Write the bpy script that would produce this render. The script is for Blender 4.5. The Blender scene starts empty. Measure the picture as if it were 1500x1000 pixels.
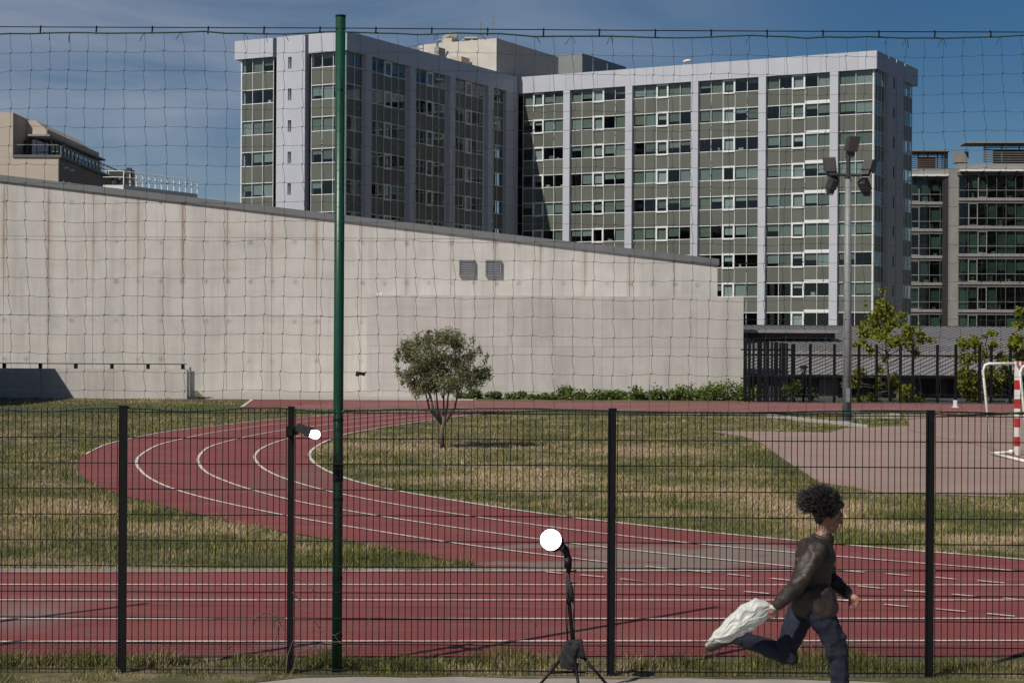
import bpy, bmesh, math, random
import numpy as np
from mathutils import Vector, Matrix, Euler
R = math.radians
random.seed(7); RNG = np.random.default_rng(11)
S = bpy.context.scene
COL = S.collection

# ------------------------------------------------------------------ camera, sky, sun, exposure
F, H, TH = 2650.0, 2.6, 0.0058            # focal length in photo pixels, eye height, roll
cam_d = bpy.data.cameras.new('camera'); cam = bpy.data.objects.new('camera', cam_d); COL.objects.link(cam)
cam_d.sensor_width = 36; cam_d.lens = 36*F/1500; cam_d.clip_start = 0.1; cam_d.clip_end = 6000
cam.matrix_world = Matrix.Translation((0, 0, H)) @ Matrix.Rotation(R(90), 4, 'X') @ Matrix.Rotation(TH, 4, 'Z')
S.camera = cam
LDIR = Vector((.68, .73, 0)).normalized(); SUN_EL = R(46)      # the light travels right and away
sun_d = bpy.data.lights.new('sun', 'SUN'); sun = bpy.data.objects.new('sun', sun_d); COL.objects.link(sun)
sun_d.energy = 5.0; sun_d.angle = R(.53); sun_d.color = (1, .94, .85)
tosun = Vector((-LDIR.x*math.cos(SUN_EL), -LDIR.y*math.cos(SUN_EL), math.sin(SUN_EL)))
sun.rotation_euler = tosun.to_track_quat('Z', 'Y').to_euler()
W = bpy.data.worlds.new('World'); S.world = W; W.use_nodes = True
wn, wl_ = W.node_tree.nodes, W.node_tree.links; wn.clear()
def wnew(t, **k):
    n = wn.new(t)
    for a, b in k.items(): setattr(n, a, b)
    return n
sky = wnew('ShaderNodeTexSky', sky_type='NISHITA', sun_disc=False, sun_elevation=SUN_EL,
           sun_rotation=math.atan2(tosun.x, tosun.y), altitude=1500, air_density=1.0, dust_density=0.1, ozone_density=4.0)
bg = wnew('ShaderNodeBackground'); bg.inputs['Strength'].default_value = .05
out = wnew('ShaderNodeOutputWorld')
tc = wnew('ShaderNodeTexCoord'); mp = wnew('ShaderNodeMapping')
mp.inputs['Rotation'].default_value = (0, R(-16), 0); mp.inputs['Scale'].default_value = (3.0, 3.0, 15.0)
nz = wnew('ShaderNodeTexNoise'); nz.inputs['Scale'].default_value = 1.6; nz.inputs['Detail'].default_value = 7; nz.inputs['Roughness'].default_value = .55
nz.inputs['Distortion'].default_value = .6
big = wnew('ShaderNodeTexNoise'); big.inputs['Scale'].default_value = 1.6; big.inputs['Detail'].default_value = 2
bmap = wnew('ShaderNodeMapping'); bmap.inputs['Location'].default_value = (.9, .2, .1)
rm = wnew('ShaderNodeMapRange'); rm.inputs['From Min'].default_value = .18; rm.inputs['From Max'].default_value = .74
rb = wnew('ShaderNodeMapRange'); rb.inputs['From Min'].default_value = .27; rb.inputs['From Max'].default_value = .76
mu = wnew('ShaderNodeMath', operation='MULTIPLY'); mu2 = wnew('ShaderNodeMath', operation='MULTIPLY'); mu2.inputs[1].default_value = .80
mx = wnew('ShaderNodeMix', data_type='RGBA'); mx.inputs['B'].default_value = (10.4, 10.9, 12.4, 1)
hs = wnew('ShaderNodeHueSaturation'); hs.inputs['Saturation'].default_value = 1.26; hs.inputs['Value'].default_value = 1.0
wl_.new(tc.outputs['Generated'], mp.inputs[0]); wl_.new(mp.outputs[0], nz.inputs['Vector'])
wl_.new(tc.outputs['Generated'], bmap.inputs[0]); wl_.new(bmap.outputs[0], big.inputs['Vector'])
sx_ = wnew('ShaderNodeSeparateXYZ'); wl_.new(tc.outputs['Generated'], sx_.inputs[0])
ma = wnew('ShaderNodeMath', operation='MULTIPLY_ADD'); ma.inputs[1].default_value = -.62; wl_.new(sx_.outputs[0], ma.inputs[0]); wl_.new(big.outputs[0], ma.inputs[2])
wl_.new(nz.outputs[0], rm.inputs['Value']); wl_.new(ma.outputs[0], rb.inputs['Value'])
wl_.new(rm.outputs[0], mu.inputs[0]); wl_.new(rb.outputs[0], mu.inputs[1]); wl_.new(mu.outputs[0], mu2.inputs[0])
wl_.new(sky.outputs[0], hs.inputs['Color']); wl_.new(hs.outputs[0], mx.inputs['A']); wl_.new(mu2.outputs[0], mx.inputs['Factor'])
wl_.new(mx.outputs['Result'], bg.inputs['Color']); wl_.new(bg.outputs[0], out.inputs[0])
S.view_settings.view_transform = 'Standard'; S.view_settings.look = 'None'
S.view_settings.exposure = -0.27; S.view_settings.gamma = 1; S.view_settings.use_curve_mapping = False
S.cycles.max_bounces = 8; S.cycles.transparent_max_bounces = 16

# ------------------------------------------------------------------ helpers
def unroll(px, py):
    x, y = px-750, py-500; c, s = math.cos(TH), math.sin(TH)
    return x*c+y*s, -x*s+y*c
def at(px, py, d):                        # the point at distance d seen at a photo pixel
    x, y = unroll(px, py); return Vector((x*d/F, d, H-y*d/F))
def g(px, py, z=0):                       # the ground point seen at a photo pixel
    x, y = unroll(px, py); d = F*(H-z)/y; return (x*d/F, d)
def proj(p):
    x = p[0]/p[1]*F; y = -(p[2]-H)/p[1]*F; c, s = math.cos(TH), math.sin(TH)
    return 750+x*c-y*s, 500+x*s+y*c
ORG = {}
def reg(o, w): ORG[o.name] = Vector(w); return o
def org(o): return ORG.get(o.name, Vector((0, 0, 0))) if o else Vector((0, 0, 0))
def tag(o, label=None, cat=None, group=None, kind=None):
    if label: o['label'] = label
    if cat: o['category'] = cat
    if group: o['group'] = group
    if kind: o['kind'] = kind
    return o
def thing(name, loc, label, cat, group=None):
    o = bpy.data.objects.new(name, None); COL.objects.link(o); o.location = loc; o.empty_display_size = .2
    reg(o, loc); return tag(o, label, cat, group)
def link(name, me, parent=None, loc=None, rot=None, scale=None):   # loc is a world point
    o = bpy.data.objects.new(name, me); COL.objects.link(o)
    w = Vector(loc) if loc is not None else org(parent)
    if parent: o.parent = parent
    o.location = w-org(parent)
    if rot: o.rotation_euler = rot
    if scale: o.scale = scale
    return reg(o, w)
class MB:
    def __init__(s): s.v = []; s.f = []; s.m = []; s.mi = 0
    def add(s, vs, fs):
        b = len(s.v); s.v += [tuple(v) for v in vs]; s.f += [tuple(b+i for i in f) for f in fs]; s.m += [s.mi]*len(fs)
    def box(s, c, d, rz=0, M=None):
        M3 = M if M is not None else Matrix.Rotation(rz, 3, 'Z'); c = Vector(c)
        vs = [c+M3 @ Vector((x*d[0]/2, y*d[1]/2, z*d[2]/2)) for x in (-1, 1) for y in (-1, 1) for z in (-1, 1)]
        s.add(vs, [(0, 1, 3, 2), (4, 6, 7, 5), (0, 4, 5, 1), (2, 3, 7, 6), (0, 2, 6, 4), (1, 5, 7, 3)])
    def bb(s, x0, x1, y0, y1, z0, z1): s.box(((x0+x1)/2, (y0+y1)/2, (z0+z1)/2), (x1-x0, y1-y0, z1-z0))
    def tube(s, pts, r, n=6, cap=True):
        pts = [Vector(p) for p in pts]; rs = r if isinstance(r, (list, tuple)) else [r]*len(pts)
        t0 = (pts[1]-pts[0]).normalized(); a = Vector((0, 0, 1)) if abs(t0.z) < .9 else Vector((1, 0, 0))
        nx = t0.cross(a).normalized(); vs = []
        for i, p in enumerate(pts):
            t = (pts[min(i+1, len(pts)-1)]-pts[max(i-1, 0)]).normalized()
            nx = (nx-t*nx.dot(t)).normalized(); ny = t.cross(nx)
            vs += [p+(nx*math.cos(2*math.pi*k/n)+ny*math.sin(2*math.pi*k/n))*rs[i] for k in range(n)]
        fs = [(i*n+k, i*n+(k+1) % n, (i+1)*n+(k+1) % n, (i+1)*n+k) for i in range(len(pts)-1) for k in range(n)]
        if cap: fs += [tuple(range(n-1, -1, -1)), tuple((len(pts)-1)*n+k for k in range(n))]
        s.add(vs, fs)
    def prism(s, poly, z0, z1):
        n = len(poly); s.add([(x, y, z0) for x, y in poly]+[(x, y, z1) for x, y in poly],
              [tuple(range(n-1, -1, -1)), tuple(range(n, 2*n))]+[(i, (i+1) % n, n+(i+1) % n, n+i) for i in range(n)])
    def prism_y(s, poly, y0, y1):         # polygon in x,z extruded along y
        n = len(poly); s.add([(x, y0, z) for x, z in poly]+[(x, y1, z) for x, z in poly],
              [tuple(range(n)), tuple(range(2*n-1, n-1, -1))]+[(i, n+i, n+(i+1) % n, (i+1) % n) for i in range(n)])
    def ell(s, c, r, M=None, nu=14, nv=9):
        c = Vector(c); M = M or Matrix.Identity(3); vs = [c+M @ Vector((0, 0, r[2]))]
        for j in range(1, nv):
            a = math.pi*j/nv
            vs += [c+M @ Vector((r[0]*math.sin(a)*math.cos(2*math.pi*i/nu), r[1]*math.sin(a)*math.sin(2*math.pi*i/nu), r[2]*math.cos(a))) for i in range(nu)]
        vs.append(c+M @ Vector((0, 0, -r[2]))); e = len(vs)-1
        fs = [(0, 1+i, 1+(i+1) % nu) for i in range(nu)]
        fs += [(1+j*nu+i, 1+(j+1)*nu+i, 1+(j+1)*nu+(i+1) % nu, 1+j*nu+(i+1) % nu) for j in range(nv-2) for i in range(nu)]
        fs += [(e, 1+(nv-2)*nu+(i+1) % nu, 1+(nv-2)*nu+i) for i in range(nu)]
        s.add(vs, fs)
    def cap(s, p0, p1, r0, r1, n=12):     # tapered capsule
        p0, p1 = Vector(p0), Vector(p1); t = (p1-p0).normalized(); pts, rs = [], []
        for a in (-80, -55, -28): pts.append(p0+t*r0*math.sin(R(a))); rs.append(r0*math.cos(R(a)))
        for q in (0, .33, .66, 1): pts.append(p0.lerp(p1, q)); rs.append(r0+(r1-r0)*q)
        for a in (28, 55, 80): pts.append(p1+t*r1*math.sin(R(a))); rs.append(r1*math.cos(R(a)))
        s.tube(pts, rs, n)
    def mesh(s, name, mats, off=Vector((0, 0, 0)), smooth=False):
        me = bpy.data.meshes.new(name)
        me.from_pydata([(x-off.x, y-off.y, z-off.z) for x, y, z in s.v], [], s.f)
        mats = mats if isinstance(mats, (list, tuple)) else [mats]
        for m in mats: me.materials.append(m)
        if len(mats) > 1: me.polygons.foreach_set('material_index', s.m)
        if smooth: me.polygons.foreach_set('use_smooth', [True]*len(me.polygons))
        me.update(); return me
    def build(s, name, mats, parent=None, smooth=False, loc=None):
        off = Vector(loc) if loc is not None else org(parent)
        return link(name, s.mesh(name, mats, off, smooth), parent, off)
def solid(name, mb, mat, parent=None, voxel=.006, it=6, fac=.5, loc=None):   # overlapping forms fused into one continuous skin
    o = mb.build(name, mat, parent, True, loc)
    m = o.modifiers.new('r', 'REMESH'); m.mode = 'VOXEL'; m.voxel_size = voxel; m.use_smooth_shade = True
    m = o.modifiers.new('s', 'SMOOTH'); m.iterations = it; m.factor = fac
    dg = bpy.context.evaluated_depsgraph_get(); me = bpy.data.meshes.new_from_object(o.evaluated_get(dg))
    o.modifiers.clear(); o.data = me; me.name = name
    me.polygons.foreach_set('use_smooth', [True]*len(me.polygons)); return o

# ------------------------------------------------------------------ materials
class NT:
    def __init__(s, name):
        s.m = bpy.data.materials.new(name); s.m.use_nodes = True; s.t = s.m.node_tree; s.n = s.t.nodes
        s.p = s.n['Principled BSDF']; s.o = s.n['Material Output']
    def N(s, t, **k):
        n = s.n.new(t)
        for a, b in k.items(): setattr(n, a, b)
        return n
    def L(s, a, b): s.t.links.new(a, b)
    def pos(s): return s.N('ShaderNodeNewGeometry').outputs['Position']
    def noise(s, scale, detail=4, vec=None, stretch=None, rough=.55):
        n = s.N('ShaderNodeTexNoise'); n.inputs['Scale'].default_value = scale; n.inputs['Detail'].default_value = detail; n.inputs['Roughness'].default_value = rough
        v = vec or s.pos()
        if stretch:
            m = s.N('ShaderNodeMapping'); m.inputs['Scale'].default_value = stretch; s.L(v, m.inputs[0]); v = m.outputs[0]
        s.L(v, n.inputs['Vector']); return n.outputs[0]
    def rng(s, v, a, b, c=0, d=1):
        n = s.N('ShaderNodeMapRange'); s.L(v, n.inputs['Value'])
        for k, x in zip(('From Min', 'From Max', 'To Min', 'To Max'), (a, b, c, d)): n.inputs[k].default_value = x
        return n.outputs[0]
    def mix(s, f, a, b):
        n = s.N('ShaderNodeMix', data_type='RGBA')
        for k, x in (('Factor', f), ('A', a), ('B', b)):
            if isinstance(x, (int, float)): n.inputs[k].default_value = x
            elif isinstance(x, tuple): n.inputs[k].default_value = (*x, 1)
            else: s.L(x, n.inputs[k])
        return n.outputs['Result']
    def mul(s, a, b, op='MULTIPLY'):
        n = s.N('ShaderNodeMath', operation=op)
        for i, x in enumerate((a, b)):
            if isinstance(x, (int, float)): n.inputs[i].default_value = x
            else: s.L(x, n.inputs[i])
        return n.outputs[0]
    def col(s, c): s.L(c, s.p.inputs['Base Color'])
    def bump(s, v, strength=.3, dist=.01):
        b = s.N('ShaderNodeBump'); b.inputs['Strength'].default_value = strength; b.inputs['Distance'].default_value = dist
        s.L(v, b.inputs['Height']); s.L(b.outputs[0], s.p.inputs['Normal'])
def paint(name, c, rough=.5, var=.15, scale=3., metal=0., bump=0., rnd=0.):
    t = NT(name); d = tuple(x*(1-var) for x in c); e = tuple(min(1, x*(1+var)) for x in c)
    v = t.mix(t.rng(t.noise(scale, 5), .3, .7), d, e)
    if rnd:
        oi = t.N('ShaderNodeObjectInfo'); hv = t.N('ShaderNodeHueSaturation'); t.L(v, hv.inputs['Color'])
        t.L(t.rng(oi.outputs['Random'], 0, 1, 1-rnd, 1+rnd), hv.inputs['Value']); v = hv.outputs[0]
    t.col(v); t.p.inputs['Roughness'].default_value = rough; t.p.inputs['Metallic'].default_value = metal
    if bump: t.bump(t.noise(scale*12, 4), bump, .004)
    return t.m
M = {}
M['black'] = paint('black_paint', (.006, .006, .007), .5, .2, 20); M['black'].node_tree.nodes['Principled BSDF'].inputs['Specular IOR Level'].default_value = .22
M['wire'] = paint('dark_green_wire', (.006, .007, .008), .55, .2, 10); M['wire'].node_tree.nodes['Principled BSDF'].inputs['Specular IOR Level'].default_value = .15
M['net'] = paint('net_cord', (.018, .026, .028), .8, .2, 5)
M['rope'] = paint('green_rope', (.012, .05, .035), .7, .2, 30)
M['pole'] = paint('green_pole_paint', (.004, .049, .027), .38, .15, 4)
M['galv'] = paint('galvanised_steel', (.20, .215, .22), .5, .14, 6)
M['flood'] = paint('floodlight_housing', (.035, .037, .04), .5, .15, 8)
M['lens'] = paint('lamp_lens', (.16, .15, .16), .1, .1, 8)
M['white'] = paint('white_paint', (.72, .71, .68), .5, .08, 8)
M['red'] = paint('red_paint', (.42, .03, .022), .5, .12, 8)
M['alu'] = paint('white_aluminium', (.70, .71, .72), .45, .05, 2)
M['clad'] = paint('pale_cladding', (.445, .462, .515), .45, .04, .5, rnd=.03)
M['spandrel'] = paint('olive_spandrel', (.118, .126, .107), .35, .06, .4, rnd=.09); M['spandrel'].node_tree.nodes['Principled BSDF'].inputs['Specular IOR Level'].default_value = .25
M['core'] = paint('room_shade', (.022, .023, .024), .8, .4, .5)  # dark colour stands in for the shade deep inside the rooms
M['blind'] = paint('window_blind', (.255, .30, .295), .8, .06, .5, rnd=.2)
M['blind2'] = paint('green_blind', (.155, .185, .155), .8, .06, .5, rnd=.2)
M['blind3'] = paint('pale_blind', (.36, .40, .40), .8, .06, .5, rnd=.15)
M['inside'] = paint('office_clutter', (.35, .36, .30), .8, .3, 1.5, rnd=.6)
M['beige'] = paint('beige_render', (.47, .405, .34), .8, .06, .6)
M['beige_dark'] = paint('grey_cladding_and_shade', (.12, .115, .11), .7, .1, .6)  # grey cladding; also carries the painted shade of the beige building's side
M['roofgrey'] = paint('roof_metal', (.235, .225, .22), .5, .12, .8)
M['coping'] = paint('coping_metal', (.15, .155, .165), .5, .1, 1)
M['band'] = paint('stone_band', (.25, .245, .235), .7, .1, .8)
M['wood'] = paint('timber_slat', (.10, .058, .04), .7, .25, 2)
M['soffit'] = paint('brown_soffit', (.16, .07, .045), .7, .15, 1)
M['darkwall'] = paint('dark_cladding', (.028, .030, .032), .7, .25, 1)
M['bark'] = paint('bark', (.13, .10, .075), .9, .3, 25, bump=.5)
M['skin'] = paint('skin', (.25, .125, .085), .5, .08, 12)
M['hair'] = paint('dark_hair', (.012, .009, .008), .55, .3, 30)
M['shoe'] = paint('dark_shoe', (.02, .018, .018), .6, .2, 15)
M['sole'] = paint('shoe_sole', (.3, .28, .26), .7, .2, 15)
M['eye'] = paint('eye', (.05, .03, .02), .2, .1, 10)
M['lip'] = paint('lip', (.30, .10, .08), .5, .1, 10)
M['cloth'] = paint('black_nylon', (.014, .014, .016), .8, .3, 25, bump=.4)
M['cable'] = paint('cable', (.015, .015, .015), .6, .2, 10)
M['kerb'] = paint('concrete_kerb', (.36, .33, .30), .85, .15, 4, bump=.3)
M['blue'] = paint('blue_rail', (.05, .11, .20), .5, .1, 4)
M['dry'] = paint('dry_stem', (.11, .08, .055), .9, .3, 20)
M['bluesign'] = paint('blue_print', (.05, .13, .30), .6, .5, 9)
t = NT('leather_jacket'); n1 = t.noise(7, 5); t.col(t.mix(t.rng(n1, .35, .65), (.016, .010, .008), (.044, .028, .022)))
t.p.inputs['Roughness'].default_value = .58; t.bump(t.noise(22, 5, stretch=(1, 1, .5)), .5, .012); M['jacket'] = t.m
t = NT('blue_jeans'); n1 = t.noise(9, 5); t.col(t.mix(t.rng(n1, .35, .7), (.003, .0042, .009), (.009, .016, .036)))
t.p.inputs['Roughness'].default_value = .85; t.bump(t.noise(30, 4, stretch=(1, 1, .4)), .5, .012); M['jeans'] = t.m
t = NT('plastic_bag'); t.col(t.mix(t.rng(t.noise(9, 4), .3, .7), (.66, .67, .62), (.78, .79, .75)))
t.p.inputs['Roughness'].default_value = .4; t.bump(t.noise(16, 4), .6, .02)
tl = t.N('ShaderNodeBsdfTranslucent'); tl.inputs[0].default_value = (.7, .72, .68, 1); ms = t.N('ShaderNodeMixShader'); ms.inputs[0].default_value = .35; t.L(t.p.outputs[0], ms.inputs[1]); t.L(tl.outputs[0], ms.inputs[2]); t.L(ms.outputs[0], t.o.inputs[0]); M['bag'] = t.m
def emit(name, c, s):
    t = NT(name); t.p.inputs['Emission Color'].default_value = (*c, 1); t.p.inputs['Emission Strength'].default_value = s; return t.m
M['lit'] = emit('lit_diffuser', (1, .99, .97), 9)
def glass(name, tint, ior, rough=.015):
    t = NT(name); tr = t.N('ShaderNodeBsdfTransparent'); tr.inputs[0].default_value = (*tint, 1)
    gl = t.N('ShaderNodeBsdfGlossy'); gl.inputs['Roughness'].default_value = rough; gl.inputs['Color'].default_value = (.85, .92, .95, 1)
    fr = t.N('ShaderNodeFresnel'); fr.inputs['IOR'].default_value = ior; ms = t.N('ShaderNodeMixShader'); bf = t.N('ShaderNodeNewGeometry').outputs['Backfacing']
    t.L(t.mul(fr.outputs[0], t.mul(1, bf, 'SUBTRACT')), ms.inputs[0]); t.L(tr.outputs[0], ms.inputs[1]); t.L(gl.outputs[0], ms.inputs[2]); t.L(ms.outputs[0], t.o.inputs[0]); return t.m
M['glass'] = glass('window_glass', (.84, .88, .87), 1.6)
M['glass_green'] = glass('green_glass', (.56, .66, .61), 1.55)
M['glass_clear'] = glass('clear_glass', (.85, .9, .92), 1.5)
M['mirror'] = glass('balcony_glass', (.25, .36, .42), 2.3)

def concrete(name, a, b, seam=None):
    t = NT(name); p = t.pos()
    c = t.mix(t.rng(t.noise(.9, 6, rough=.65), .3, .72), a, b)
    st = t.noise(1.0, 5, stretch=(1.6, 1.6, .12)); c = t.mix(t.rng(st, .50, .78, 0, .5), c, tuple(x*.62 for x in a))
    s2 = t.noise(1.0, 6, stretch=(5, 5, .16), rough=.7); c = t.mix(t.rng(s2, .54, .72, 0, .4), c, tuple(x*.66 for x in a))
    s3 = t.noise(1.0, 4, stretch=(.12, .12, 1.6)); c = t.mix(t.rng(s3, .55, .75, 0, .3), c, tuple(x*.72 for x in a))
    gr = t.noise(.35, 5); c = t.mix(t.rng(gr, .52, .75, 0, .35), c, tuple(x*.75 for x in a))
    c = t.mix(t.rng(t.noise(6, 6), .62, .8, 0, .35), c, tuple(x*.55 for x in a))
    if seam:
        x0, per, zt, zb = seam
        sx = t.N('ShaderNodeSeparateXYZ'); t.L(p, sx.inputs[0])
        wob = t.mul(t.rng(t.noise(.7, 3), .3, .7, -.05, .05), sx.outputs['X'], 'ADD')
        fr = t.mul(t.mul(t.mul(wob, x0, 'SUBTRACT'), per, 'DIVIDE'), .5, 'ADD'); fr = t.mul(fr, 0, 'FRACT')
        ds = t.mul(t.mul(fr, .5, 'SUBTRACT'), 0, 'ABSOLUTE')
        m = t.rng(ds, .010, .075, 1, 0)
        amt = t.rng(t.noise(.55, 3, stretch=(1, 1, .35)), .30, .60)
        top = t.rng(sx.outputs['Z'], zb, zb+3.5, 0, 1)
        c = t.mix(t.mul(t.mul(m, amt), t.mul(top, .62)), c, (.33, .215, .14))
        # form-tie marks in rows
        gx_ = t.mul(t.mul(t.mul(t.mul(sx.outputs['X'], x0+per*.27, 'SUBTRACT'), per/2, 'DIVIDE'), 0, 'FRACT'), .5, 'SUBTRACT'); gz_ = t.mul(t.mul(t.mul(t.mul(sx.outputs['Z'], .55, 'SUBTRACT'), 2.0, 'DIVIDE'), 0, 'FRACT'), .5, 'SUBTRACT')
        gx2 = t.mul(gx_, per/2); gz2 = t.mul(gz_, 2.0); dd = t.mul(t.mul(t.mul(gx2, gx2), t.mul(gz2, gz2), 'ADD'), .5, 'POWER'); dd = t.mul(dd, t.rng(t.noise(3, 4), .3, .7, -.08, .08), 'ADD')
        c = t.mix(t.mul(t.rng(dd, .03, .17, 1, 0), t.rng(t.noise(.8, 2), .38, .6, .05, .6)), c, tuple(x*.42 for x in a))
    oi = t.N('ShaderNodeObjectInfo'); hv = t.N('ShaderNodeHueSaturation'); t.L(c, hv.inputs['Color']); t.L(t.rng(oi.outputs['Random'], 0, 1, .955, 1.045), hv.inputs['Value'])
    t.col(hv.outputs[0]); t.p.inputs['Roughness'].default_value = .88; t.bump(t.noise(14, 5), .25, .01); return t.m

# track rubber
t = NT('red_track'); p = t.pos()
c = t.mix(t.rng(t.noise(.5, 5), .3, .7), (.178, .036, .034), (.225, .051, .046))
c = t.mix(t.rng(t.noise(1.0, 6, stretch=(.35, 1.5, 1), rough=.7), .52, .72, 0, .65), c, (.175, .115, .10))
c = t.mix(t.rng(t.noise(3.2, 6, stretch=(.3, 1.6, 1), rough=.75), .60, .76, 0, .55), c, (.27, .215, .19))
c = t.mix(t.rng(t.noise(1.3, 6, stretch=(.12, 2.6, 1), rough=.7), .55, .70, 0, .55), c, (.23, .15, .13))
c = t.mix(t.rng(t.noise(60, 2), .3, .7, 0, .25), c, (.09, .025, .024))
def patch(t, c, cx, cy, rx, ry, rgb, edge=.35, amt=.9, ns=1.2, rot=0):
    m = t.N('ShaderNodeMapping', vector_type='TEXTURE'); m.inputs['Location'].default_value = (cx, cy, 0); m.inputs['Scale'].default_value = (rx, ry, 1000); m.inputs['Rotation'].default_value = (0, 0, rot)
    t.L(t.pos(), m.inputs[0]); ln = t.N('ShaderNodeVectorMath', operation='LENGTH'); t.L(m.outputs[0], ln.inputs[0])
    d = t.mul(ln.outputs['Value'], t.rng(t.noise(ns, 5, rough=.65), .3, .7, -.35, .35), 'ADD')
    return t.mix(t.mul(t.rng(d, 1-edge, 1+edge, 1, 0), amt), c, rgb)
for (px, py, rx, ry, rot) in ((1010, 816, 1.35, .9, -.45), (880, 829, 1.3, .30, -.1), (820, 800, .9, .22, .3), (1110, 806, .5, .9, .5)):
    q = g(px, py); c = patch(t, c, q[0], q[1], rx, ry, (.190, .150, .128), .22, .88, 1.6, rot)
q = g(455, 700); c = patch(t, c, q[0], q[1], .8, 3.0, (.15, .09, .085), .6, .5, .7, 0)
q = g(20, 905); c = patch(t, c, q[0], q[1], .5, .9, (.19, .14, .125), .5, .7, 1.7, 0)
q = g(450, 945); c = patch(t, c, q[0], q[1], .35, .18, (.22, .17, .15), .5, .7, 3, 0)
t.col(c); t.p.inputs['Roughness'].default_value = .9; t.bump(t.noise(90, 2), .3, .004); M['track'] = t.m
t = NT('line_paint'); c = t.mix(t.rng(t.noise(5, 6, rough=.7), .52, .66), (.62, .57, .52), (.30, .19, .17))
t.col(c); t.p.inputs['Roughness'].default_value = .85; M['line'] = t.m
t = NT('orange_line_paint'); t.col(t.mix(t.rng(t.noise(4, 6), .5, .6), (.45, .22, .08), (.24, .14, .11))); t.p.inputs['Roughness'].default_value = .9; M['oline'] = t.m
t = NT('court_asphalt'); c = t.mix(t.rng(t.noise(.4, 6), .3, .7), (.285, .195, .160), (.345, .24, .20))
c = t.mix(t.rng(t.noise(1.4, 6, stretch=(.25, 1, 1)), .60, .72, 0, .5), c, (.17, .10, .09)); c = t.mix(t.rng(t.noise(70, 2), .3, .7, 0, .3), c, (.12, .08, .07))
t.col(c); t.p.inputs['Roughness'].default_value = .92; M['court'] = t.m
t = NT('pavement_concrete'); c = t.mix(t.rng(t.noise(2.5, 7, rough=.7), .3, .72), (.24, .215, .19), (.35, .315, .285))
c = t.mix(t.rng(t.noise(40, 3), .6, .75, 0, .7), c, (.13, .11, .10)); t.col(c); t.p.inputs['Roughness'].default_value = .9; t.bump(t.noise(60, 4), .5, .006); M['pave'] = t.m
t = NT('worn_edge'); c = t.mix(t.rng(t.noise(1.5, 6), .35, .65), (.20, .155, .13), (.29, .24, .205)); t.col(c); t.p.inputs['Roughness'].default_value = .95; M['edge'] = t.m
t = NT('asphalt_road'); t.col(t.mix(t.noise(3, 6), (.04, .04, .04), (.07, .07, .07))); t.p.inputs['Roughness'].default_value = .9; M['road'] = t.m

DRY = [(g(760, 700), 2.3, 3.0), (g(1020, 722), 2.0, 1.6), (g(1190, 745), 1.4, 1.6), (g(600, 655), 3.2, 2.6), (g(1300, 770), 1.3, 1.0), (g(280, 775), 1.2, 1.1), (g(1010, 755), .9, .5),
       (g(100, 745), 1.0, 2.2), (g(1440, 790), .9, .5), (g(950, 660), 2.2, 2.5)]
LUSH = [(g(560, 697), 1.1, 1.4), (g(520, 815), 1.6, .5), (g(440, 825), 1.2, .6), (g(900, 690), .9, 2.0), (g(1440, 760), 1.6, 1.2), (g(150, 600), 9, 6), (g(1140, 680), .7, 6), (g(800, 745), 1.5, .35), (g(230, 798), .5, .5)]
def grass_col(t, blade):
    a = t.noise(.55, 5, rough=.65); b = t.noise(2.6, 5, rough=.6)
    dry = t.mul(t.rng(a, .43, .70), t.rng(b, .30, .70, -.28, .40), 'ADD')
    dry = t.mul(dry, t.rng(t.noise(11, 4, rough=.6), .32, .68, -.26, .26), 'ADD')
    def field(L):
        acc = None
        for (x, y), rx, ry in L:
            m = t.N('ShaderNodeMapping', vector_type='TEXTURE'); m.inputs['Location'].default_value = (x, y, 0); m.inputs['Scale'].default_value = (rx, ry, 1000)
            t.L(t.pos(), m.inputs[0]); ln = t.N('ShaderNodeVectorMath', operation='LENGTH'); t.L(m.outputs[0], ln.inputs[0])
            v = t.rng(ln.outputs['Value'], .45, 1.25, 1, 0); acc = v if acc is None else t.mul(acc, v, 'MAXIMUM')
        return acc
    dry = t.mul(dry, t.mul(field(DRY), .78), 'ADD'); dry = t.mul(dry, t.mul(field(LUSH), .50), 'SUBTRACT')
    if blade:
        at_ = t.N('ShaderNodeAttribute', attribute_name='rnd'); dry = t.mul(dry, t.rng(at_.outputs['Fac'], 0, 1, -.42, .42), 'ADD')
    cl = t.N('ShaderNodeClamp'); t.L(dry, cl.inputs[0]); return cl.outputs[0]
t = NT('grass_soil'); d = grass_col(t, False); c = t.mix(d, (.065, .070, .020), (.21, .16, .09))
c = t.mix(t.rng(t.noise(9, 5), .35, .7, 0, .6), c, (.06, .045, .028)); t.col(c); t.p.inputs['Roughness'].default_value = .95; M['soil'] = t.m
t = NT('grass_blade'); d = grass_col(t, True); cr = t.N('ShaderNodeValToRGB'); t.L(d, cr.inputs[0])
e = cr.color_ramp.elements; e[0].color = (.098, .110, .032, 1); e[1].color = (.42, .315, .19, 1)
x = e.new(.35); x.color = (.15, .155, .042, 1); x = e.new(.68); x.color = (.27, .225, .10, 1)
at2 = t.N('ShaderNodeAttribute', attribute_name='val'); hv = t.N('ShaderNodeHueSaturation'); t.L(cr.outputs[0], hv.inputs['Color']); t.L(t.rng(at2.outputs['Fac'], 0, 1, .62, 1.5), hv.inputs['Value'])
t.col(hv.outputs[0]); t.p.inputs['Roughness'].default_value = .7; t.p.inputs['Specular IOR Level'].default_value = .2; M['grass'] = t.m
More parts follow.
